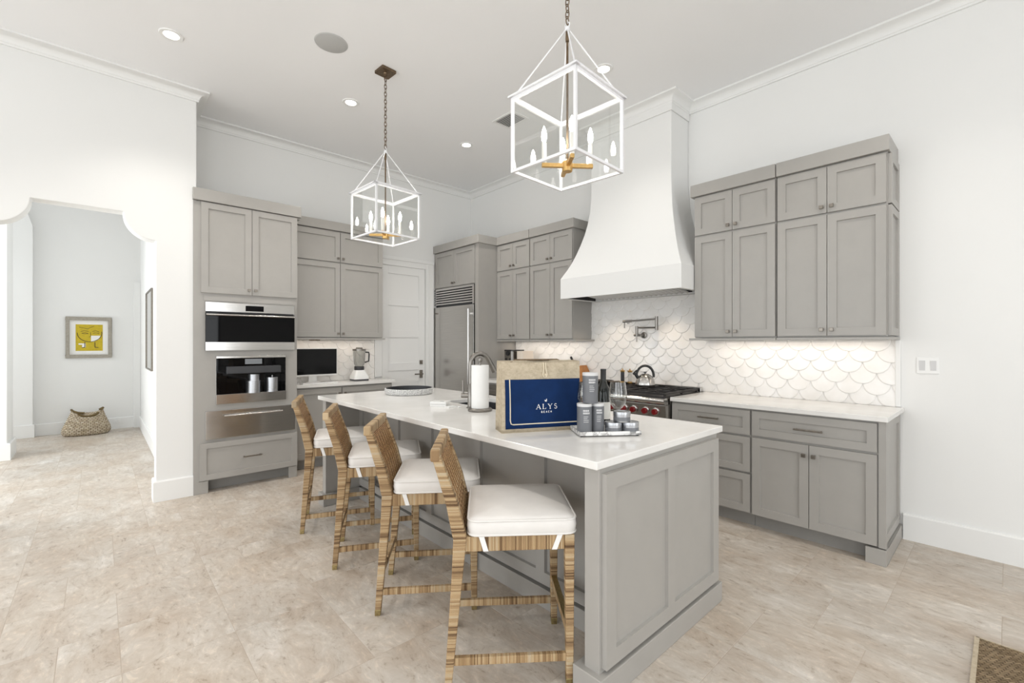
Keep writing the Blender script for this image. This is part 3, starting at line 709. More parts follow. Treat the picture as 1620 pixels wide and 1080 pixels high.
# ------------------------------------------------------------------ range hood
def make_hood():
    t = thing('range_hood', 'tall white flared plaster range hood rising to the ceiling', 'range hood', (-2.5, 3.86, 1.825))
    cx = -2.5
    prof = [(1.825, 1.0), (2.03, 1.0), (2.075, .90), (2.13, .77), (2.2, .63), (2.29, .485), (2.39, .345), (2.5, .215), (2.6, .125), (2.72, .05), (2.85, .012), (2.95, 0), (ZC, 0)]
    m = MB(); rings = []
    for z, s_ in prof:
        hw = .450+.218*s_; yf = 3.82-.24*s_
        rings.append([(cx-hw, yf, z), (cx+hw, yf, z), (cx+hw, 4.146, z), (cx-hw, 4.146, z)])
    m.loft(rings, caps=False)
    # underside rim with an opening for the filter insert
    a = rings[0]; b = [(cx-.62, 3.60, 1.825), (cx+.62, 3.60, 1.825), (cx+.62, 4.10, 1.825), (cx-.62, 4.10, 1.825)]
    A = [m.p(q) for q in a]; B = [m.p(q) for q in b]; D = [m.p((q[0], q[1], 1.90)) for q in b]
    for k in range(4): m.face((A[k], A[(k+1)%4], B[(k+1)%4], B[k])); m.face((B[k], B[(k+1)%4], D[(k+1)%4], D[k]))
    m.face(D)
    m.build('shell', M['wall'], t, bevel=.005, smooth=25)
    m = MB(); cp = [(o, z) for o, z in cov]; cp = [(0, 3.467), (.010, 3.467), (.012, 3.53)]+[(o+.0, z) for o, z in cov[1:]]
    sweep(m, [(cx-.452, 4.146), (cx-.452, 3.818), (cx+.452, 3.818), (cx+.452, 4.146)], cp); m.build('crown', M['trim'], t, smooth=35)
    m = MB()
    for k in range(19):
        x = cx-.48+k*.0533
        m.loft([[(x+.0145*math.cos(PI*j/8), y, z-.020*math.sin(PI*j/8)) for j in range(9)] for y, z in ((3.61, 1.885), (4.07, 1.848))])
    m.build('baffle_filter', M['steel'], t, smooth=50)
    m = MB(); m.box((cx-.615, 3.605, 1.888), (cx+.615, 4.095, 1.895)); m.box((cx-.615, 3.605, 1.83), (cx-.60, 4.095, 1.89)); m.box((cx+.60, 3.605, 1.83), (cx+.615, 4.095, 1.89)); m.box((cx-.52, 4.075, 1.84), (cx+.52, 4.085, 1.89)); m.build('insert_pan', M['iron'], t)
    for x in (-2.8, -2.2):
        l = bpy.data.lights.new('hood_lamp', 'SPOT'); l.energy = 5; l.color = (1, .82, .62); l.spot_size = math.radians(110); l.spot_blend = .7; l.shadow_soft_size = .03
        o = bpy.data.objects.new('hood_lamp', l); C.objects.link(o); o.location = (x, 3.85, 1.82)
make_hood()

# ------------------------------------------------------------------ range
def make_range():
    x0, x1 = -3.118, -1.903; f = FB(3.5)
    t = thing('kitchen_range', 'stainless gas range with red knobs under the hood', 'range', (-2.51, 3.82, 0))
    m = MB(f); m.box((x0, -.60, .10), (x1, 0, .90)); m.box((x0+.02, -.6, 0), (x1-.02, -.06, .10)); m.build('body', M['steel'], t)
    m = MB(f); m.loft([[(x, 0, .72), (x, .035, .725), (x, .045, .845), (x, .0, .845)] for x in (x0, x1)]); p_ = m.build('control_panel', M['steel'], t, bevel=.003)
    m = MB(f); m.loft([[(x, -.02, .85), (x, .05, .85)]+[(x, .055+.025*math.cos(math.radians(a)), .88+.025*math.sin(math.radians(a))) for a in (-70, -40, 0, 40, 70, 90)]+[(x, -.02, .905)] for x in (x0, x1)]); m.build('bullnose', M['steel'], t, smooth=50)
    for k, (a, b) in enumerate(((x0+.01, -2.53), (-2.52, x1-.01))):
        m = MB(f); m.box((a, 0, .17), (b, .03, .70)); d_ = m.build('oven_door', M['steel'], t, bevel=.004)
        m = MB(f); m.tube([(a+.05, .085, .66), (b-.05, .085, .66)], .013, 12)
        for q in (a+.09, b-.09): m.box((q-.008, .03, .652), (q+.008, .085, .668))
        m.build('oven_handle', M['steel'], d_, smooth=40)
    for x in (-2.95, -2.86, -2.74, -2.64, -2.545, -2.43, -2.30, -2.205, -2.09, -1.995):
        c = (x, 3.46, .786)
        m = MB(); m.lathe([(.033, 0), (.033, -.006), (.030, -.008)], c, 24, ax='y'); k_ = m.build('bezel', M['steel'], p_, smooth=40)
        m = MB(); m.lathe([(.024, -.008), (.0255, -.02), (.0245, -.032), (.021, -.036)], c, 24, ax='y'); m.box((x-.004, c[1]-.041, c[2]-.023), (x+.004, c[1]-.03, c[2]+.023)); m.build('knob', M['red'], p_, smooth=40)
    m = MB(); m.box((x0+.004, 3.47, .905), (x1-.004, 4.09, .916)); m.build('cooktop', M['iron'], t)
    m = MB()
    m.box((x0, 4.085, .88), (x1, 4.124, .957)); m.build('island_trim', M['steel'], t, bevel=.003)
    n = 3; w_ = (x1-x0-.02)/n
    for k in range(n):
        a = x0+.01+k*w_+.004; b = a+w_-.008; m = MB(); z0, z1 = .930, .946
        for q in (3.475, 3.77, 4.065): m.box((a, q-.008, z0), (b, q+.008, z1))
        for q in (a+.008, (a+b)/2, b-.008): m.box((q-.008, 3.475, z0), (q+.008, 4.065, z1))
        for cy in (3.63, 3.93):
            for an in range(0, 360, 45):
                c_, s_ = math.cos(math.radians(an)), math.sin(math.radians(an)); cxm = (a+b)/2
                m.bar([(cxm+c_*.04, cy+s_*.04, .939), (cxm+c_*.15, cy+s_*.13, .939)], (-s_, c_, 0), (0, 0, 1), [(.005, .007), (.005, .007)])
        for q in (a+.01, b-.01):
            for y in (3.485, 3.77, 4.055): m.box((q-.008, y-.008, .914), (q+.008, y+.008, .932))
        m.build('grate', M['iron'], t)
        for cy in (3.63, 3.93):
            m = MB(); m.lathe([(.05, .914), (.05, .924), (.036, .926), (.034, .934), (.001, .936)], ((a+b)/2, cy, 0), 24); m.build('burner', M['iron'], t, smooth=40)
make_range()

# pot filler
def make_filler():
    t = thing('pot_filler', 'brushed nickel folding pot filler tap on the tiled wall above the range', 'tap', (-2.512, 4.13, 1.444))
    m = MB(); m.lathe([(.032, 0), (.032, -.008), (.015, -.012), (.013, -.075)], (-2.512, 4.1265, 1.444), 24, ax='y')
    m.build('wall_flange', M['nickel'], t, smooth=40)
    jx, jy = -2.545, 4.045
    m = MB(); m.tube([(-2.512, 4.06, 1.444), (jx, jy, 1.444)], .012); m.lathe([(.014, 1.43), (.014, 1.535)], (jx, jy, 0), 16)
    m.tube([(jx, jy, 1.43), (jx, jy, 1.375)], .006); m.tube([(jx-.03, jy, 1.444), (jx+.03, jy, 1.444)], .012); m.build('valve', M['nickel'], t, smooth=40)
    ex, ey = -2.315, 4.03
    m = MB(); m.tube([(jx, jy, 1.52), (ex, ey, 1.515)], .0085); m.lathe([(.0145, 1.49), (.0145, 1.625)], (ex, ey, 0), 16); m.build('lower_arm', M['nickel'], t, smooth=40)
    tx, ty = -2.62, 3.96
    m = MB(); m.tube([(ex, ey, 1.60), (tx+.03, ty+.01, 1.585)], .0085); m.tube([(tx+.06, ty+.016, 1.586), (tx-.03, ty-.006, 1.583)], .0125)
    m.tube([(tx-.015, ty, 1.58), (tx-.015, ty, 1.515)], .006); m.tube([(tx+.025, ty+.008, 1.58), (tx+.025, ty+.008, 1.558)], .010); m.build('upper_arm', M['nickel'], t, smooth=40)
make_filler()
# kettle
def make_kettle():
    c = (-2.358, 3.893, .947)
    t = thing('tea_kettle', 'dome-shaped steel kettle with black handle on the range', 'kettle', c)
    m = MB(); m.lathe([(.088, 0), (.093, .006), (.093, .02), (.088, .05), (.076, .08), (.056, .105), (.036, .117), (.034, .119), (.001, .122)], c, 40); m.build('body', M['steelh'], t, smooth=40)
    m = MB(); m.lathe([(.006, .12), (.006, .13), (.018, .134), (.015, .14), (.001, .141)], c, 20); m.build('lid_knob', M['black'], t, smooth=40)
    dx, dy = .674, .738   # handle arches across the view
    m = MB(); pts = [(c[0]+dx*.083*math.cos(math.radians(a)), c[1]+dy*.083*math.cos(math.radians(a)), c[2]+.10+.098*math.sin(math.radians(a))) for a in range(-8, 189, 14)]; m.tube(pts, [.012]*len(pts), 10); m.build('handle', M['black'], t, smooth=40)
    m = MB(); m.tube([(c[0]-dx*.06, c[1]-dy*.06, c[2]+.07), (c[0]-dx*.095, c[1]-dy*.095, c[2]+.118), (c[0]-dx*.115, c[1]-dy*.115, c[2]+.122)], [.018, .014, .011]); m.tube([(c[0]-dx*.082, c[1]-dy*.082, c[2]+.155), (c[0]-dx*.118, c[1]-dy*.118, c[2]+.118)], .007); m.build('spout', M['black'], t, smooth=40)
make_kettle()
c = (-2.80, 3.78, .947)
t = thing('frying_pan', 'dark shallow frying pan on the range, behind the wine bottle', 'pan', c)
m = MB(); m.lathe([(.105, 0), (.13, .035), (.135, .037), (.131, .035), (.104, .004), (.001, .004)], c, 32); m.build('body', M['iron'], t, smooth=40)
m = MB(); m.tube([(c[0]+.12, c[1]-.03, c[2]+.03), (c[0]+.28, c[1]-.08, c[2]+.045)], [.008, .010]); m.build('handle', M['bronze'], t, smooth=40)
for i, (x, y, lb) in enumerate(((-2.705, 4.03, 'brass-topped dark peppermill at the back of the range'), (-2.62, 4.035, 'brass-topped clear glass salt mill beside the kettle'))):
    z = .947; t = thing('spice_mill', lb, 'spice mill', (x, y, z), group='mills at the back of the range')
    m = MB(); m.lathe([(.024, 0), (.026, .012), (.021, .02)], (x, y, z), 20); m.build('base', M['brass'], t, smooth=40)
    m = MB(); m.lathe([(.019, .02), (.019, .115)], (x, y, z), 20); m.build('barrel', M['charcoal'] if i == 0 else M['glass'], t, smooth=40)
    m = MB(); m.lathe([(.021, .115), (.024, .125), (.012, .135), (.004, .139), (.009, .147), (.001, .153)], (x, y, z), 20); m.tube([(x-.028, y, z+.13), (x+.028, y, z+.13)], .004); m.build('crank_top', M['brass'], t, smooth=40)

# worktop things between fridge and range
c = (-4.20, 3.86, .914)
t = thing('toaster', 'small steel toaster with dial on the back worktop beside the fridge', 'toaster', c)
m = MB(); m.loft([rrect(-4.275, -4.115, 3.76, 3.98, .03, z) for z in (.93, 1.265)]); m.build('body', M['nickel'], t, smooth=40, bevel=.004)
m = MB(); m.box((-4.27, 3.765, .914), (-4.12, 3.975, .93)); m.build('base', M['black'], t)
m = MB(); m.loft([rrect(-4.277, -4.113, 3.758, 3.982, .03, z) for z in (1.265, 1.28)]); m.build('top', M['black'], t, smooth=40)
m = MB(); m.lathe([(.028, 0), (.028, -.012)], (-4.19, 3.76, 1.235), 24, ax='y'); m.build('dial', M['black'], t, smooth=40)
for q in (-4.225, -4.155): m = MB(); m.lathe([(.012, 0), (.012, -.008)], (q, 3.76, 1.165), 16, ax='y'); m.build('button', M['black'], t, smooth=40)
m = MB(); m.loft([rrect(-4.085, -3.975, 3.80, 4.0, .02, z) for z in (.914, 1.262)]); m.cur = 1; m.box((-4.085, 3.80, 1.262), (-3.975, 4.0, 1.266))
tag(m.build('canister', [M['cream'], M['cream']], origin=(-4.03, 3.9, .914), smooth=40, bevel=.003), 'cream square canister standing right of the toaster', 'canister')
t = thing('knife_block', 'wooden wedge knife block with black handles behind the right corner of the bag', 'knife block', (-3.28, 4.07, .914))
m = MB(); m.prism([(-3.42, .9155), (-3.13, .9155), (-3.25, 1.113), (-3.435, 1.005)], lambda u, v: (u, 4.015, v), lambda u, v: (u, 4.125, v)); m.build('block', M['wood'], t, bevel=.003)
for k, (a, ln) in enumerate(((.40, .15), (.5, .17), (.6, .165), (.7, .15))):
    y = 4.03+k*.026; x, z = -3.25-.185*a, 1.113-.108*a; m = MB(); m.bar([(x+.01, y, z-.015), (x-.5*ln, y, z+.86*ln)], (.86, 0, .5), (0, 1, 0), [(.010, .008), (.011, .008)]); m.build('knife_handle', M['black'], t, bevel=.003)

# ------------------------------------------------------------------ island
def make_island():
    t = thing('kitchen_island', 'long grey panelled kitchen island with open overhang for stools', 'island', (-2.5, 2.0, 0))
    f = FB(1.72)
    m = MB(); m.box((-3.86, 1.722, .10), (-1.10, 1.76, .882)); m.box((-3.86, 2.40, .10), (-1.10, 2.44, .882))
    m.box((-1.117, 1.405, .09), (-1.047, 2.435, .882)); m.box((-3.925, 1.405, .09), (-3.855, 2.435, .882)); m.build('body', M['grey'], t, bevel=.002)
    m = MB(f); m.shaker(-3.855, -1.117, 0.115, .875, .024, .063, .018, 0, (-3.185, -2.717, -2.175, -1.642)); m.build('front_panel', M['grey'], t)
    m = MB(f); m.box((-3.855, 0, 0), (-1.117, .034, .10)); m.build('front_baseboard', M['grey'], t, bevel=.003)
    MB(FA(-1.047)).shaker(1.42, 2.405, .118, .862, .024, .062, .013, 0, (1.913,)).build('end_panel', M['grey'], t)
    MB(lambda u, n, z: (-3.925-n, u, z)).shaker(1.42, 2.405, .118, .862, .024, .062, .013, 0, (1.913,)).build('end_panel', M['grey'], t)
    m = MB(); m.box((-1.155, 1.378, 0), (-1.018, 2.437, .10)); m.build('foot', M['grey'], t, bevel=.003)
    m = MB(); m.box((-3.955, 1.378, 0), (-3.83, 2.437, .10)); m.build('foot', M['grey'], t, bevel=.003)
    fr_ = lambda u, n, z: (u, 2.44+n, z)
    for k in range(4): 
        a = -3.84+k*.68; door(t, fr_, a, a+.675, .115, .865)
make_island()
SX0, SX1, SY0, SY1 = -2.95, -2.16, 1.98, 2.36
def make_top():
    m = MB(); o = [(-3.972, 1.38), (-1.038, 1.38), (-1.038, 2.492), (-3.972, 2.492)]; i = [(SX0, SY0), (SX1, SY0), (SX1, SY1), (SX0, SY1)]
    r = {}
    for z in (.882, .914):
        r[z] = ([m.p((*q, z)) for q in o], [m.p((*q, z)) for q in i])
        for k in range(4): m.face((r[z][0][k], r[z][0][(k+1)%4], r[z][1][(k+1)%4], r[z][1][k]))
    for j in (0, 1):
        for k in range(4): m.face((r[.882][j][k], r[.882][j][(k+1)%4], r[.914][j][(k+1)%4], r[.914][j][k]))
    tag(m.build('worktop', M['quartz'], origin=(-2.5, 1.93, .882), bevel=.004), 'long white quartz worktop on the island', 'worktop')
    m = MB(); e = .004
    A = [m.p(q) for q in ((SX0-e, SY0-e, .88), (SX1+e, SY0-e, .88), (SX1+e, SY1+e, .88), (SX0-e, SY1+e, .88))]
    B = [m.p(q) for q in ((SX0+.01, SY0+.01, .68), (SX1-.01, SY0+.01, .68), (SX1-.01, SY1-.01, .68), (SX0+.01, SY1-.01, .68))]
    for k in range(4): m.face((A[k], A[(k+1)%4], B[(k+1)%4], B[k]))
    m.face(B)
    o = m.build('sink', M['charcoal'], origin=((SX0+SX1)/2, (SY0+SY1)/2, .68)); tag(o, 'dark undermount sink sunk in the island worktop behind the paper towel', 'sink')
    s = o.modifiers.new('wall', 'SOLIDIFY'); s.thickness = .004
make_top()
def make_faucet():
    x, y, z = -2.505, 1.90, .914
    t = thing('faucet', 'brushed nickel gooseneck faucet at the island sink, behind the paper towel', 'faucet', (x, y, z))
    m = MB(); m.lathe([(.030, 0), (.030, .006), (.022, .01), (.021, .16), (.0135, .17)], (x, y, z), 24); m.build('base', M['nickel'], t, smooth=40)
    m = MB(); d = Vector((.25, .968, 0)); R_ = .070
    pts = [(x, y, z+.15), (x, y, z+.305)]+[(x+d.x*R_*(1-math.cos(math.radians(a))), y+d.y*R_*(1-math.cos(math.radians(a))), z+.305+R_*math.sin(math.radians(a))) for a in range(12, 166, 12)]
    m.tube(pts, .0165, 14); m.build('gooseneck', M['nickel'], t, smooth=40)
    p1 = Vector(pts[-1]); dr = (p1-Vector(pts[-2])).normalized()
    m = MB(); m.tube([p1-dr*.005, p1+dr*.05, p1+dr*.10], [.0185, .019, .0205], 14); m.build('spray_head', M['nickel'], t, smooth=40)
    m = MB(); lx = Vector((-.75, -.66, 0)); b = Vector((x, y, z+.085)); m.tube([b, b+lx*.065], .017, 14); m.tube([b+lx*.052, b+lx*.055+Vector((0, 0, .105))], [.007, .005], 10); m.build('lever', M['nickel'], t, smooth=40)
make_faucet()
def make_towel():
    c = (-2.352, 1.862, .914)
    t = thing('paper_towel_roll', 'white paper towel roll on a steel holder on the island', 'paper towel', c)
    m = MB(); m.lathe([(.078, 0), (.080, .004), (.080, .014), (.074, .020), (.060, .022), (.001, .022)], c, 40); m.build('holder_base', M['nickel'], t, smooth=40)
    m = MB(); m.lathe([(.020, .022), (.0575, .022), (.0580, .03), (.0580, .297), (.0575, .302), (.020, .302), (.020, .296)], c, 40, caps=False); m.build('paper', M['paper'], t, smooth=40)
    m = MB(); m.lathe([(.006, .02), (.006, .32), (.012, .322), (.016, .335), (.013, .348), (.001, .355)], c, 20); m.build('holder_post', M['nickel'], t, smooth=40)
make_towel()
# ---- tote bag
def make_bag():
    P = Vector((-1.682, 1.469, .9165)); u = Vector((.434, .901, 0)).normalized(); v = Vector((-u.y, u.x, 0))
    W_, D_, H_ = .428, .125, .352
    F = lambda a, b, z: tuple(P+u*a+v*b+Vector((0, 0, z)))
    t = thing('tote_bag', 'jute and navy canvas tote bag standing on the island', 'bag', tuple(P+u*W_/2+v*D_/2))
    rnd = random.Random(3)
    # body: front and back faces pinch together a little at the top
    m = MB(); rings = []; n = 14
    for k in range(9):
        z = H_*k/8; pin = .030*(k/8)**1.5; rg = []
        for j in range(n+1):
            a = W_*j/n; sag = (-.006*math.sin(PI*j/n)*k/8); w_ = .004*math.sin(3.1*a*12+k)*(k/8); rg.append(F(a+(.004 if j == 0 else (-.004 if j == n else 0))*k/8, pin*.6+w_, z+sag*(1 if k == 8 else .3)))
        for j in range(n, -1, -1):
            a = W_*j/n; w_ = .004*math.sin(2.3*a*12+k)*(k/8); rg.append(F(a, D_-pin+w_, z+.003*k/8))
        rings.append(rg)
    m.loft(rings, caps=False); m.face([m.p(q) for q in rings[0]])
    o = m.build('body', M['jute'], t, smooth=60); s = o.modifiers.new('cloth', 'SOLIDIFY'); s.thickness = .003; s.offset = -1
    def front(a, z, n=0.0):
        k = z/H_; pin = .030*k**1.5; w_ = .004*math.sin(3.1*a*12+k*8)*k
        return F(a, pin*.6+w_-n, z)
    m = MB(); nx, nz = 24, 14; za, zb = .018, .262; a0, a1 = .018, W_-.006
    g = [[m.p(front(a0+(a1-a0)*i/nx, za+(zb-za)*j/nz, .0025)) for i in range(nx+1)] for j in range(nz+1)]
    for j in range(nz):
        for i in range(nx): m.face((g[j][i], g[j][i+1], g[j+1][i+1], g[j+1][i]))
    nv = m.build('navy_panel', M['navy'], t, smooth=60); s = nv.modifiers.new('cloth', 'SOLIDIFY'); s.thickness = .003; s.offset = 0
    path = [(.042, .262-.04*k) for k in range(6)]+[(.043, .055), (.046, .044), (.056, .040)]+[(.10+.04*k, .040) for k in range(9)]
    m = MB(); m.tube([front(a, z, .005) for a, z in path], .0028, 8); m.build('rope_trim', M['rope'], t, smooth=60)
    m = MB(); m.tube([front(a, z, .006) for a, z in ((.222, .345), (.224, .315), (.219, .285), (.224, .272), (.236, .272), (.241, .285), (.234, .315), (.232, .345))], .0030, 8); m.lathe([(.007, 0), (.007, .004)], front(.230, .283, .006), 12, ax='y'); m.build('cord_loop', M['rope'], t, smooth=60)
    # lettering: serif capitals from strokes, sub line in small capitals, and a small bird
    m = MB()
    def stroke(a, b, w1, w2=None):
        w2 = w2 or w1; A_, B_ = Vector(a), Vector(b); d = (B_-A_).normalized(); nrm = Vector((-d.y, d.x))
        q = [A_+nrm*w1/2, A_-nrm*w1/2, B_-nrm*w2/2, B_+nrm*w2/2]
        m.face([m.p(front(x.x, x.y, .0052)) for x in q])
    h = .024; zb_ = .112; sc = h
    def ser(x, z, w_): stroke((x-w_/2, z), (x+w_/2, z), .0016)
    x = .181   # A
    stroke((x, zb_), (x+.0095, zb_+h), .0016); stroke((x+.0095, zb_+h), (x+.020, zb_), .0038); stroke((x+.004, zb_+.008), (x+.0155, zb_+.008), .0014); ser(x, zb_, .007); ser(x+.020, zb_, .009)
    x = .2160  # L
    stroke((x, zb_), (x, zb_+h), .0036); ser(x, zb_+h, .009); stroke((x-.0045, zb_), (x+.0145, zb_), .0016); stroke((x+.0140, zb_), (x+.0148, zb_+.0065), .0016)
    x = .2445  # Y
    stroke((x, zb_+h), (x+.0095, zb_+.011), .0036); stroke((x+.019, zb_+h), (x+.0095, zb_+.011), .0016); stroke((x+.0095, zb_), (x+.0095, zb_+.012), .0034); ser(x, zb_+h, .009); ser(x+.019, zb_+h, .007); ser(x+.0095, zb_, .009)
    x = .2780  # S
    pts = [(x+.0065+.0055*math.cos(math.radians(a)), zb_+.0180+.0058*math.sin(math.radians(a))) for a in range(25, 271, 20)]+[(x+.0065+.0065*math.cos(math.radians(a)), zb_+.0062+.0062*math.sin(math.radians(a))) for a in range(80, -161, -20)]
    for a, b in zip(pts, pts[1:]): stroke(a, b, .0028)
    x0 = .206; zz = .093; hh = .0085
    def sm(ch, x):
        L = {'B': [((0, 0), (0, 1)), ((0, 1), (.5, 1)), ((.5, 1), (.5, .55)), ((0, .52), (.6, .52)), ((.6, .5), (.6, 0)), ((0, 0), (.6, 0))], 'E': [((0, 0), (0, 1)), ((0, 1), (.6, 1)), ((0, .5), (.5, .5)), ((0, 0), (.6, 0))],
             'A': [((-.05, 0), (.32, 1)), ((.32, 1), (.7, 0)), ((.1, .35), (.55, .35))], 'C': [((.6, .95), (.1, .95)), ((.1, .95), (0, .7)), ((0, .75), (0, .25)), ((0, .3), (.1, .05)), ((.1, .05), (.6, .05))], 'H': [((0, 0), (0, 1)), ((.6, 0), (.6, 1)), ((0, .5), (.6, .5))]}[ch]
        for a, b in L: stroke((x+a[0]*hh, zz+a[1]*hh), (x+b[0]*hh, zz+b[1]*hh), .0018)
    for k, ch in enumerate('BEACH'): sm(ch, x0+k*.0125)
    bx, bz = .231, .1535
    for poly_ in ([(-.012, .006), (-.004, .003), (.004, -.001), (.009, .003), (.004, -.008), (-.006, -.006)], [(-.001, .0), (.005, .013), (.0085, .012), (.007, .0)]):
        m.face([m.p(front(bx+a*.72, bz+b*.72, .0054)) for a, b in poly_])
    m.build('printed_logo', M['tape'], nv, recalc=False)
    m = MB(); m.box((0, 0, 0), (0, 0, 0)) if False else None
    pts = [F(a, .022, z) for a, z in ((.36, .345), (.375, .352), (.40, .352), (.425, .353))]
    m = MB(); m.tube([F(.07, D_-.03, .345), F(.10, D_-.03, .357), (F(.22, D_-.03, .357)), F(.33, D_-.03, .357), F(.36, D_-.03, .345)], .005, 8); m.build('handle', M['bronze'], t, smooth=60)
    return P, u, v
make_bag()
# ---- tray set
TO = Vector((-1.3695, 1.685, .914)); TU = Vector((.591, .806, 0)); TV = Vector((-.806, .591, 0))
def T2(a, b, z=0): return tuple(TO+TU*a+TV*b+Vector((0, 0, z)))
def make_tray():
    t = thing('serving_tray', 'small white marble tray under the cans and tins on the island', 'tray', T2(.15, .09))
    f = lambda a, b, z: T2(a, b, z)
    m = MB(f); m.box((0, 0, .006), (.305, .185, .014))
    for a in (((0, 0, .006), (.305, .008, .024)), ((0, .177, .006), (.305, .185, .024)), ((0, 0, .006), (.008, .185, .024)), ((.297, 0, .006), (.305, .185, .024))): m.box(*a)
    m.build('tray', M['marble'], t, bevel=.001)
    for a in ((.015, .015), (.29, .015), (.29, .17), (.015, .17)): m = MB(); m.lathe([(.007, 0), (.008, .003), (.007, .0065)], f(*a, 0), 12); m.build('foot', M['black'], t, smooth=40)
make_tray()
def can(lab_, c, r, h, seed):
    t = thing('storage_can', lab_, 'can', c, group='grey cans on the tray')
    m = MB(); m.lathe([(r*.98, 0), (r, .003), (r, h-.012)], c, 32); b_ = m.build('body', M['can'], t, smooth=40)
    m = MB(); m.lathe([(r*1.02, h-.014), (r*1.02, h-.001), (r*.98, h), (r*.9, h), (r*.88, h-.002), (.001, h-.002)], c, 32); m.build('lid', M['canlid'], t, smooth=40)
    rnd = random.Random(seed); m = MB(); va = math.atan2(-c[1], -c[0])+.25
    def patch(a0, a1, z0, z1):
        n = 6; q = []
        for k in range(n):
            for (s0, s1) in ((k/n, (k+1)/n),):
                A0, A1 = va+a0+(a1-a0)*s0, va+a0+(a1-a0)*s1; R_ = r*1.012
                m.face([m.p((c[0]+R_*math.cos(a), c[1]+R_*math.sin(a), c[2]+z)) for a, z in ((A0, z0), (A1, z0), (A1, z1), (A0, z1))])
    for row in range(2):
        a = -.42; z = h*.80-row*.012
        while a < .42:
            w_ = rnd.uniform(.09, .15); patch(a, a+w_*.72, z-.008, z); a += w_
    for row in range(4):
        z = h*.58-row*.0085; patch(-.35, rnd.uniform(.1, .35), z-.002, z)
    m.build('printed_text', M['canlid'], b_, recalc=False)
    return t
c1 = Vector(T2(.035, .042, .0145)); c2 = Vector(T2(.105, .056, .0145))
can('grey printed can standing left on the tray, under the stacked can', tuple(c1), .036, .142, 1)
can('slimmer grey printed can standing between the left can and the tins', tuple(c2), .031, .141, 2)
can('grey printed can stacked on top of two other cans', tuple((c1+c2)/2+Vector((0, 0, .1435))+TU*-.004), .0375, .146, 3)
def tin(lab_, c):
    t = thing('candle_tin', lab_, 'tin', c, group='round silver tins on the tray')
    m = MB(); r, h = .041, .050; m.lathe([(r*.97, 0), (r, .002), (r, h*.62), (r*.985, h*.63)], c, 36); b_ = m.build('body', M['tin'], t, smooth=40)
    m = MB(); m.lathe([(r*1.006, h*.16), (r*1.006, h*.5)], c, 36, caps=False); m.build('label_band', M['can'], b_, smooth=40)
    m = MB(); m.lathe([(r*1.015, h*.62), (r*1.02, h*.64), (r*1.02, h-.002), (r*1.0, h), (r*.93, h), (r*.92, h-.0015), (.001, h-.0015)], c, 36); m.build('lid', M['tin'], t, smooth=40)
k1, k2 = Vector(T2(.180, .044, .0145)), Vector(T2(.2635, .038, .0145))
tin('silver tin on the tray next to the slim can, lower left of three', tuple(k1)); tin('silver tin at the right-hand end of the tray', tuple(k2)); tin('silver tin stacked on top of two other tins', tuple((k1+k2)/2+Vector((0, 0, .0505))))
def wine_glass(lab_, c):
    t = thing('wine_glass', lab_, 'wine glass', c, group='wine glasses on the tray')
    m = MB(); m.lathe([(.034, 0), (.034, .0015), (.006, .005), (.0035, .012), (.0035, .085), (.006, .095), (.022, .105), (.038, .125), (.0465, .155), (.045, .185), (.037, .236), (.036, .236), (.044, .185), (.0452, .155), (.037, .127), (.022, .108), (.001, .1)], c, 40); m.build('bowl', M['glass'], t, smooth=40)
wine_glass('clear wine glass between the navy bag and the cans', T2(.070, .138, .0145)); wine_glass('clear wine glass standing behind the silver tins', T2(.232, .128, .0145))
c = (-1.462, 1.998, .914)
t = thing('wine_bottle', 'dark wine bottle with white label behind the cans', 'bottle', c)
m = MB(); m.lathe([(.034, 0), (.0375, .004), (.0375, .175), (.034, .20), (.022, .228), (.0145, .248), (.0138, .30), (.001, .30)], c, 36); m.build('body', M['bottle'], t, smooth=40)
m = MB(); m.lathe([(.0148, .252), (.0148, .298), (.0152, .300), (.0152, .309), (.001, .31)], c, 28); m.build('foil_cap', M['black'], t, smooth=40)
m = MB(); m.lathe([(.0379, .045), (.0379, .135)], c, 36, caps=False); m.build('label', M['label'], t, smooth=40)
# round inlaid tray and small white things
c = (-3.60, 2.045, .914)
t = thing('round_tray', 'round black tray with white patterned rim on the island', 'tray', c)
m = MB(); m.lathe([(.19, 0), (.205, .004), (.212, .03), (.210, .05), (.202, .052)], c, 64, caps=False); m.build('rim', M['dotted'], t, smooth=40)
m = MB(); m.lathe([(.001, .002), (.19, .002), (.20, .012), (.2025, .0515)], c, 64, caps=False); m.build('inside', M['charcoal'], t, smooth=40)
c = (-2.73, 1.80, .914); t = thing('white_box', 'small flat white box lying near the paper towel roll', 'box', c, 0)
f = lambda a, b, z: (c[0]+a*.82-b*.57, c[1]+a*.57+b*.82, c[2]+z)
m = MB(f); m.box((-.06, -.045, 0), (.06, .045, .016)); m.build('base', M['white'], t, bevel=.002)
m = MB(f); m.box((-.061, -.046, .017), (.061, .046, .034)); l_ = m.build('lid', M['white'], t, bevel=.002)
m = MB(f); m.box((.0, -.006, .034), (.028, .004, .0345)); m.build('printed_mark', M['charcoal'], l_)
c = (-2.615, 1.815, .914); m = MB(); m.box((c[0]-.03, c[1]-.035, .914), (c[0]+.025, c[1]+.03, .922)); m.tube([(c[0]+.02, c[1]+.04, .918), (c[0]+.05, c[1]+.05, .918), (c[0]+.055, c[1]+.02, .918)], .003, 8)
tag(m.build('charging_puck', M['white'], origin=c, bevel=.002), 'small white puck with a cable beside the flat white box', 'charger')

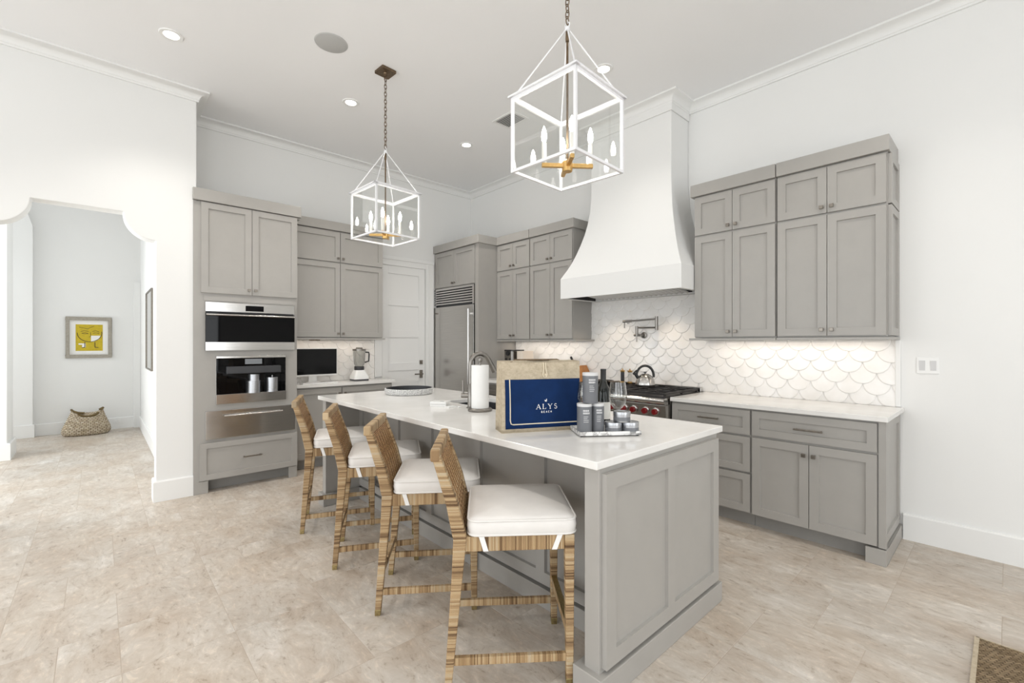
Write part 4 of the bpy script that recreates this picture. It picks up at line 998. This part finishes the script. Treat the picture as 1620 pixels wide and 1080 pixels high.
# ------------------------------------------------------------------ alcove worktop things
t = thing('computer_monitor', 'white-framed computer monitor with black screen in the alcove', 'monitor', (-5.34, 1.80, .914))
f = FA(-5.36)
m = MB(f); m.box((1.52, 0, .985), (2.085, .018, 1.31)); m.build('frame', M['white'], t, bevel=.004)
m = MB(f); m.box((1.532, .018, 1.005), (2.073, .0195, 1.296)); m.build('screen', M['screen'], t)
m = MB(f); m.loft([[(1.76, -.012, .92), (1.86, -.012, .92), (1.86, -.004, .92), (1.76, -.004, .92)], [(1.77, -.01, 1.03), (1.85, -.01, 1.03), (1.85, 0, 1.03), (1.77, 0, 1.03)]]); m.box((1.74, -.03, .9145), (1.88, .13, .921)); m.build('stand', M['white'], t, bevel=.002)
t = thing('keyboard', 'thin white keyboard lying in front of the monitor', 'keyboard', (-5.16, 1.80, .914))
m = MB(); m.box((-5.22, 1.62, .9145), (-5.11, 2.0, .924)); m.build('base', M['white'], t, bevel=.002)
m = MB()
for i in range(5):
    for j in range(14): m.box((-5.213+i*.0205, 1.627+j*.0263, .924), (-5.196+i*.0205, 1.649+j*.0263, .927))
m.build('keys', M['canlid'], t)
c = (-5.285, 2.325, .914)
t = thing('blender', 'white kitchen blender with clear jug at the end of the alcove worktop', 'blender', c)
m = MB(); m.loft([rrect(c[0]-.09, c[0]+.09, c[1]-.09, c[1]+.09, .03, c[2]+.0), rrect(c[0]-.09, c[0]+.09, c[1]-.09, c[1]+.09, .03, c[2]+.018)]); m.build('foot', M['charcoal'], t, smooth=40)
m = MB(); m.loft([rrect(c[0]-a, c[0]+a, c[1]-a, c[1]+a, .03, c[2]+z) for a, z in ((.092, .018), (.092, .05), (.075, .085), (.062, .115), (.058, .125))]); m.build('motor_base', M['white'], t, smooth=40)
m = MB(); m.lathe([(.056, .125), (.058, .13), (.058, .165), (.054, .17)], c, 28); m.build('collar', M['charcoal'], t, smooth=40)
m = MB(); m.lathe([(.05, .17), (.062, .2), (.076, .36), (.073, .36), (.06, .2), (.045, .175)], c, 32, caps=False); m.build('jug', M['glass'], t, smooth=40)
m = MB(); m.lathe([(.078, .358), (.078, .378), (.04, .382), (.036, .396), (.001, .396)], c, 32); m.build('lid', M['nickel'], t, smooth=40)
m = MB(); m.tube([(c[0]+.01, c[1]+.07, c[2]+.34), (c[0]+.012, c[1]+.115, c[2]+.335), (c[0]+.012, c[1]+.12, c[2]+.31), (c[0]+.012, c[1]+.115, c[2]+.23), (c[0]+.01, c[1]+.065, c[2]+.215)], .009, 10); m.build('handle', M['charcoal'], t, smooth=40)
m = MB(); m.box((-5.30, 1.745, 1.392), (-5.25, 1.85, 1.402)); tag(m.build('puck_light', M['bronze'], origin=(-5.27, 1.8, 1.392)), 'dark slim lamp under the alcove wall cabinet above the monitor', 'lamp')

# ------------------------------------------------------------------ bar stools
def make_stool():
    t = thing('bar_stool', '', 'stool', (0, 0, 0), local=True)
    X, Y, Z = (1, 0, 0), (0, 1, 0), (0, 0, 1)
    for k, sx in enumerate((1, -1)):
        m = MB(); m.bar([(sx*.200, -.2395, .03), (sx*.202, -.205, .45), (sx*.203, -.194, .60)], X, Y, [(.015, .0145), (.018, .0215), (.0195, .026)], v0=k*3.1)
        l_ = m.build('rear_leg', M['rattan'], t, bevel=.004)
        m = MB(); m.bar([(sx*.200, -.2420, .0), (sx*.200, -.2395, .031)], X, Y, [(.0132, .0132), (.0152, .0152)]); m.build('brass_tip', M['tipbrass'], l_, bevel=.002)
        m = MB(); m.bar([(sx*.198, .240, .03), (sx*.201, .238, .605)], X, Y, [(.0145, .0145), (.019, .0195)], v0=k*3.1+1.4)
        l_ = m.build('front_leg', M['rattan'], t, bevel=.004)
        m = MB(); m.bar([(sx*.198, .240, .0), (sx*.198, .240, .031)], X, Y, [(.0132, .0132), (.0152, .0152)]); m.build('brass_tip', M['tipbrass'], l_, bevel=.002)
        m = MB(); m.bar([(sx*.203, -.194, .598), (sx*.204, -.226, .74), (sx*.205, -.288, .925)], X, Y, [(.020, .0275), (.0195, .0235), (.018, .0175)], v0=k*2.2+.7)
        m.build('back_post', M['rattan'], t, bevel=.006)
        m = MB(); m.bar([(sx*.2, -.175, .575), (sx*.2, .218, .575)], X, Z, [(.014, .029), (.014, .029)], v0=5+k); m.build('side_rail', M['rattan'], t, bevel=.003)
        m = MB(); m.bar([(sx*.2, -.218, .115), (sx*.2, .225, .115)], X, Z, [(.0105, .0155), (.0105, .0155)], v0=6.5+k); m.build('side_stretcher', M['rattan'], t, bevel=.003)
    m = MB(); m.bar([(-.18, .238, .575), (.18, .238, .575)], Y, Z, [(.014, .029)]*2, v0=8); m.build('front_rail', M['rattan'], t, bevel=.003)
    m = MB(); m.bar([(-.18, -.194, .575), (.18, -.194, .575)], Y, Z, [(.014, .029)]*2, v0=9); m.build('rear_rail', M['rattan'], t, bevel=.003)
    m = MB(); m.bar([(-.19, .238, .215), (.19, .238, .215)], Y, Z, [(.0105, .020)]*2, v0=10); s_ = m.build('footrest', M['rattan'], t, bevel=.003)
    m = MB(); m.box((-.181, .226, .236), (.181, .2505, .239)); m.build('brass_plate', M['tipbrass'], s_)
    m = MB(); m.bar([(-.185, -.222, .215), (.185, -.222, .215)], Y, Z, [(.0105, .0155)]*2, v0=11); m.build('rear_stretcher', M['rattan'], t, bevel=.003)
    # top rail, and woven panel following the rake of the posts
    m = MB(); m.bar([(-.226, -.290, .925), (.226, -.290, .925)], Y, Z, [(.0185, .024)]*2, v0=12); m.build('top_rail', M['rattan'], t, bevel=.007)
    m = MB(); rings = []
    for z, y, d in ((.60, -.194, .020), (.74, -.226, .016), (.91, -.285, .011)): rings.append([(-.184, y-d, z), (.184, y-d, z), (.184, y+d, z), (-.184, y+d, z)])
    m.loft(rings); m.build('woven_back', M['cane'], t)
    m = MB()
    for q in range(7):
        x = -.15+q*.05; m.tube([(x, -.194+.021, .60), (x, -.226+.017, .74), (x, -.285+.012, .905)], .0022, 6)
    m.build('cane_spokes', M['rattan'], t)
    m = MB(); m.box((-.19, -.18, .585), (.19, .23, .600)); m.build('seat_base', M['cane'], t)
    # cushion
    x0, x1, y0, y1 = -.222, .222, -.165, .268
    def rr(i, z, r=.04): return rrect(x0+i, x1-i, y0+i, y1-i, max(.012, r-i*.5), z, 5)
    m = MB(); m.loft([rr(.02, .603), rr(.006, .607), rr(0, .616), rr(-.003, .64), rr(0, .662), rr(.006, .670), rr(.03, .677), rr(.09, .684), rr(.15, .687)]); cu = m.build('cushion', M['linen'], t, smooth=70)
    m = MB()
    for z in (.666, .611): m.tube(rrect(x0+.001, x1-.001, y0+.001, y1-.001, .04, z, 5), .0045, 8, closed=True)
    m.build('piping', M['linen'], cu, smooth=70)
    for sx in (1, -1):
        for y, dy in ((-.115, .022), (.205, -.028)):
            m = MB(); xx = sx*.2175
            m.loft([[(xx-.002, y-.011, .622), (xx-.002, y+.011, .622), (xx+.002, y+.011, .622), (xx+.002, y-.011, .622)], [(xx-.002, y+dy*.5-.010, .585), (xx-.002, y+dy*.5+.010, .585), (xx+.002, y+dy*.5+.010, .585), (xx+.002, y+dy*.5-.010, .585)], [(xx-.003, y+dy-.010, .548), (xx-.003, y+dy+.010, .548), (xx+.001, y+dy+.010, .548), (xx+.001, y+dy-.010, .548)]])
            m.build('tie', M['tape'], cu)
    return t
stool = make_stool()
st = [((-1.48, 1.012), 51.3, 'rattan-wrapped bar stool with white cushion nearest the front of the picture'),
      ((-2.13, 1.035), 53.5, 'second bar stool from the front, white cushion, woven rattan back'),
      ((-2.735, 1.051), 62.0, 'third rattan bar stool from the front, white cushion'),
      ((-3.405, 1.075), 66.9, 'rattan bar stool farthest from the front, by the oven tower')]
for i, ((px, py), a, lb) in enumerate(st):
    rz = math.radians(a-90); cx, cy = .2, -.241
    loc = (px-(cx*math.cos(rz)-cy*math.sin(rz)), py-(cx*math.sin(rz)+cy*math.cos(rz)), 0)
    if i == 0: stool.location = loc; stool.rotation_euler = (0, 0, rz); stool['label'] = lb; stool['group'] = 'bar stools along the island'
    else: dup(stool, loc, rz, lb, 'bar stools along the island')

# ------------------------------------------------------------------ lantern pendants
def make_lantern():
    t = thing('lantern_pendant', '', 'pendant light', (0, 0, 0), local=True)
    s = .195; z0, z1 = 2.225, 2.592; q = .0066
    m = MB()
    for sx in (1, -1):
        for sy in (1, -1): m.box((sx*s-q, sy*s-q, z0), (sx*s+q, sy*s+q, z1))
    for z in (z0, z1-.004):
        for k in (1, -1): m.box((-s-q, k*s-q, z-q), (s+q, k*s+q, z+q)); m.box((k*s-q, -s, z-q), (k*s+q, s, z+q))
    m.build('cage', M['frame'], t)
    m = MB(); e = s+.018
    for k in (1, -1): m.box((-e, k*(s+.004)-.014, z1+.003), (e, k*(s+.004)+.014, z1+.012)); m.box((k*(s+.004)-.014, -e, z1+.003), (k*(s+.004)+.014, e, z1+.012))
    m.build('top_rim', M['frame'], t)
    for k, f in enumerate((lambda u, n, z: (u, s+n, z), lambda u, n, z: (u, -s-n, z), lambda u, n, z: (s+n, u, z), lambda u, n, z: (-s-n, u, z))):
        m = MB(f); m.box((-s+q, -.001, z0+q), (s-q, .001, z1-q-.004)); m.build('glass_pane', M['pane'], t)
    ap = 2.955
    for sx in (1, -1):
        for sy in (1, -1): m = MB(); m.tube([(sx*(s-.005), sy*(s-.005), z1+.01), (sx*.006, sy*.006, ap-.015)], .0038, 8); m.build('stay_rod', M['frame'], t, smooth=60)
    m = MB(); m.lathe([(.012, ap-.022), (.014, ap-.012), (.010, ap)], (0, 0, 0), 16); m.tube([(.014*math.cos(a*PI/8), 0, ap+.008+.014*math.sin(a*PI/8)) for a in range(16)], .0032, 8, closed=True); m.build('hook', M['frame'], t, smooth=60)
    m = MB(); m.lathe([(.0085, ap-.075), (.010, ap-.06), (.0085, ap-.025)], (0, 0, 0), 14); m.lathe([(.0058, 2.25), (.0058, ap-.07)], (0, 0, 0), 14); m.build('stem', M['bronze'], t, smooth=60)
    m = MB(); zc = 2.255
    m.lathe([(.024, zc-.03), (.026, zc-.02), (.026, zc+.02), (.012, zc+.03)], (0, 0, 0), 16)
    for a in range(4):
        c_, s_ = math.cos(a*PI/2+PI/4+.06), math.sin(a*PI/2+PI/4+.06); m.bar([(0, 0, zc), (c_*.13, s_*.13, zc)], (-s_, c_, 0), (0, 0, 1), [(.010, .010)]*2)
    m.build('arm_cross', M['brass'], t, bevel=.002, smooth=50)
    for a in range(4):
        c_, s_ = math.cos(a*PI/2+PI/4+.06)*.118, math.sin(a*PI/2+PI/4+.06)*.118
        m = MB(); m.lathe([(.0115, zc+.010), (.0115, zc+.115), (.006, zc+.117)], (c_, s_, 0), 18); k_ = m.build('candle_sleeve', M['candle'], t, smooth=50)
        m = MB(); m.lathe([(.007, zc+.117), (.010, zc+.124), (.0135, zc+.142), (.012, zc+.162), (.007, zc+.182), (.001, zc+.196)], (c_, s_, 0), 18); m.build('bulb', M['bulb'], k_, smooth=60)
    n = 19; L0, L1 = ap+.016, ZC-.055; st_ = (L1-L0)/n; m = MB()
    for k in range(n):
        z = L0+st_*(k+.5); h = st_*.5+.006; w_ = .0105; pts = []
        for j in range(16):
            a = 2*PI*j/16; x = w_*math.cos(a); zz = z+h*math.sin(a)
            pts.append((x, 0, zz) if k % 2 else (0, x, zz))
        m.tube(pts, .0026, 7, closed=True)
    m.build('chain', M['bronze'], t, smooth=60)
    m = MB(); m.loft([rrect(-.064, .064, -.064, .064, .006, z) for z in (ZC-.022, ZC-.001)]); m.lathe([(.014, ZC-.05), (.016, ZC-.03), (.02, ZC-.02)], (0, 0, 0), 16); m.tube([(.011*math.cos(a*PI/8), 0, ZC-.058+.011*math.sin(a*PI/8)) for a in range(16)], .003, 8, closed=True)
    m.build('canopy', M['bronze'], t, bevel=.002)
    return t
lan = make_lantern()
lan.location = (-1.497, 1.745, 0); lan.rotation_euler = (0, 0, math.radians(3)); lan['label'] = 'large-looking white lantern pendant over the near end of the island'; lan['group'] = 'lanterns over the island'
dup(lan, (-3.472, 1.752, 0), math.radians(4), 'white lantern pendant over the far end of the island', 'lanterns over the island')
lan['label'] = 'white lantern pendant over the near end of the island'
# under-cabinet strip lamps
WARM = (1, .88, .76)
for nm, x0, x1, y, p in (('a', -4.4, -3.25, 4.02, 5.5), ('b', -1.78, -.60, 4.02, 6.5)):
    o = area('under_cabinet_strip', ((x0+x1)/2, y, 1.382), ((x0+x1)/2, y, 0), x1-x0, .03, p*.19, WARM)
area('under_cabinet_strip', (-5.33, 2.03, 1.398), (-5.33, 2.03, 0), .03, 1.0, .8, WARM)

# ------------------------------------------------------------------ hall things, switch, rug
f = FA(-9.6)
t = thing('framed_picture', 'yellow line-drawn face print in a silver frame on the hall wall', 'picture', (-9.59, -.11, 1.13))
y0, y1, z0, z1 = -.372, .152, 1.135, 1.768
m = MB(f)
for a in ((y0, 0, z0, y1, .03, z0+.05), (y0, 0, z1-.05, y1, .03, z1), (y0, 0, z0+.05, y0+.045, .03, z1-.05), (y1-.045, 0, z0+.05, y1, .03, z1-.05)): m.box(a[:3], a[3:])
m.build('frame', M['silverleaf'], t, bevel=.004)
m = MB(f); m.box((y0+.04, 0, z0+.04), (y1-.04, .008, z1-.04)); m.build('mat', M['mat'], t)
m = MB(f); m.box((-.262, .008, 1.245), (.045, .010, 1.652)); pr = m.build('print', M['yellow'], t)
m = MB(f); n_ = .0115
def ink(pts, w_):
    for a, b in zip(pts, pts[1:]):
        A_, B_ = Vector(a), Vector(b); d = B_-A_
        if d.length < 1e-6: continue
        d.normalize(); nr = Vector((-d.y, d.x))*w_/2
        m.face([m.p((q.x, n_, q.y)) for q in (A_+nr, A_-nr, B_-nr, B_+nr)])
cxp, czp = -.105, 1.50
ink([(cxp+.14*math.cos(math.radians(a)), czp+.02-.135*math.sin(math.radians(a))) for a in range(-10, 191, 12)], .008)
ink([(cxp-.1, czp+.04), (cxp-.06, czp+.058), (cxp-.01, czp+.04)], .006); ink([(cxp+.03, czp+.045), (cxp+.07, czp+.058), (cxp+.11, czp+.035)], .006)
ink([(cxp-.09, czp+.015), (cxp-.05, czp+.028), (cxp-.015, czp+.012), (cxp-.055, czp+.006), (cxp-.09, czp+.015)], .005); ink([(cxp+.035, czp+.015), (cxp+.075, czp+.026), (cxp+.11, czp+.01)], .006)
ink([(cxp+.01, czp+.03), (cxp+.012, czp-.03), (cxp-.008, czp-.045)], .005); ink([(cxp-.12, czp+.11), (cxp-.02, czp+.085), (cxp+.05, czp+.13)], .005)
ink([(cxp-.055, czp-.12), (cxp-.055, czp-.20), (cxp-.085, czp-.205)], .009); ink([(cxp+.06, czp-.12), (cxp+.06, czp-.20), (cxp+.10, czp-.203)], .009)
m.build('line_drawing', M['ink'], pr, recalc=False)
m = MB(f); n2 = .0108
for q in ([(.0, 1.39), (.0, 1.48), (.11, 1.48), (.09, 1.42), (.03, 1.385)], [(-.14, 1.36), (-.06, 1.36), (-.06, 1.30), (-.10, 1.30), (-.10, 1.34), (-.14, 1.34)]): m.face([m.p((cxp+.10+(a-.1), n2, b)) if False else m.p((a-.09, n2, b)) for a, b in q])
m.build('white_patch', M['mat'], pr, recalc=False)
def make_basket():
    c = Vector((-9.27, -.135, 0)); t = thing('woven_basket', 'large slouching seagrass basket on the hall floor under the picture', 'basket', tuple(c))
    n = 72; m = MB(); rings = []; prof = [(0, .235, .12), (.02, .262, .145), (.06, .272, .155), (.11, .262, .15), (.17, .238, .135), (.23, .212, .11), (.29, .188, .08), (.34, .172, .06)]
    rows = 26; pr_ = []
    for k in range(rows+1):
        s_ = k/rows*(len(prof)-1); i = min(int(s_), len(prof)-2); q = s_-i; pr_.append(tuple(prof[i][j]*(1-q)+prof[i+1][j]*q for j in range(3)))
    for k, (z, a, b) in enumerate(pr_):
        rg = []
        for j in range(n):
            th = 2*PI*j/n; d = 1+.022*math.sin(th*18+(k % 2)*PI)*(.4+.6*(k % 2)); up = (.05*abs(math.cos(th))**3-.02)*(k/rows)**2
            rg.append((c.x+b*d*math.sin(th), c.y+a*d*math.cos(th)+.025*z, z+up+.004*(k > 0)))
        rings.append(rg)
    m.loft(rings, caps=False); m.face([m.p(q) for q in rings[0]])
    # uv in metres
    o = m.build('body', M['seagrass'], t, smooth=60); s = o.modifiers.new('wall', 'SOLIDIFY'); s.thickness = .01
    top = rings[-1]
    def rim(j0, j1, dz=0): return [(top[j % n][0], top[j % n][1], top[j % n][2]+dz) for j in range(j0, j1)]
    m = MB(); m.tube(rim(20, 40, .008), .014, 8); m.build('leather_rim', M['hide'], t, smooth=60)
    m = MB(); m.tube(rim(-8, 8, .010), .016, 8); m.build('leather_rim', M['hide'], t, smooth=60)
    m = MB(); pts = [(c.x+.075, c.y+.02+.105*math.cos(math.radians(a)), .335-.055*math.sin(math.radians(a))) for a in range(0, 181, 12)]; m.tube(pts, .016, 8); m.build('handle', M['hide'], t, smooth=60)
make_basket()
m = MB(f); m.box((.17, .018, .09), (.258, .024, .15)); m.box((.185, .024, .105), (.205, .026, .135)); m.box((.222, .024, .105), (.242, .026, .135))
tag(m.build('power_outlet', M['white'], origin=(-9.58, .214, .09), bevel=.001), 'white power outlet low in the hall baseboard beside the basket', 'outlet')
fh = lambda u, n, z: (u, .505-n, z)
t = thing('wall_mirror', 'tall dark-framed mirror on the hall side wall, seen edge-on through the arch', 'mirror', (-7.7, .5, 1.0))
m = MB(fh); m.box((-8.17, 0, 1.024), (-8.156, .022, 2.046)); m.box((-7.274, 0, 1.024), (-7.26, .022, 2.046)); m.box((-8.17, 0, 2.046), (-7.26, .022, 2.06)); m.box((-8.17, 0, 1.01), (-7.26, .022, 1.024)); m.build('frame', M['pewter'], t)
m = MB(fh); m.box((-8.158, 0, 1.022), (-7.272, .012, 2.048)); m.build('glass', M['mirror'], t)
t = thing('light_switch', 'white double rocker light switch on the wall right of the cabinets', 'switch', (-.364, 4.148, 1.157))
f = FB(YB); m = MB(f); m.box((-.421, 0, 1.155), (-.307, .006, 1.264)); m.build('plate', M['white'], t, bevel=.002)
for x in (-.392, -.336):
    m = MB(f); m.loft([[(x-.015, .006, 1.176), (x+.015, .006, 1.176), (x+.015, .007, 1.176), (x-.015, .007, 1.176)], [(x-.015, .006, 1.21), (x+.015, .006, 1.21), (x+.015, .009, 1.21), (x-.015, .009, 1.21)], [(x-.015, .006, 1.243), (x+.015, .006, 1.243), (x+.015, .011, 1.243), (x-.015, .011, 1.243)]]); m.build('rocker', M['canlid'], t)
m = MB(); rx0, ry1 = -.098, 2.98; nx, ny = 2.2, 1.6
q = [(rx0, ry1-ny), (rx0+nx, ry1-ny), (rx0+nx, ry1), (rx0, ry1)]
A = [m.p((*a, .001)) for a in q]; B = [m.p((*a, .011)) for a in q]
m.face(B, [(a[0]*.80+a[1]*.6, -a[0]*.6+a[1]*.8) for a in q])
for k in range(4): m.face((A[k], A[(k+1)%4], B[(k+1)%4], B[k]))
rg = thing('woven_rug', 'flat brown jute rug lying at the bottom right corner', 'rug', (1.0, 2.2, 0))
m.build('field', M['rug'], rg, recalc=False)
m = MB(); m.box((rx0-.004, ry1-ny, .001), (rx0+.012, ry1+.002, .013)); m.box((rx0, ry1-.004, .001), (rx0+nx, ry1+.004, .013)); m.build('binding', M['hide'] if False else M['jute'], rg)
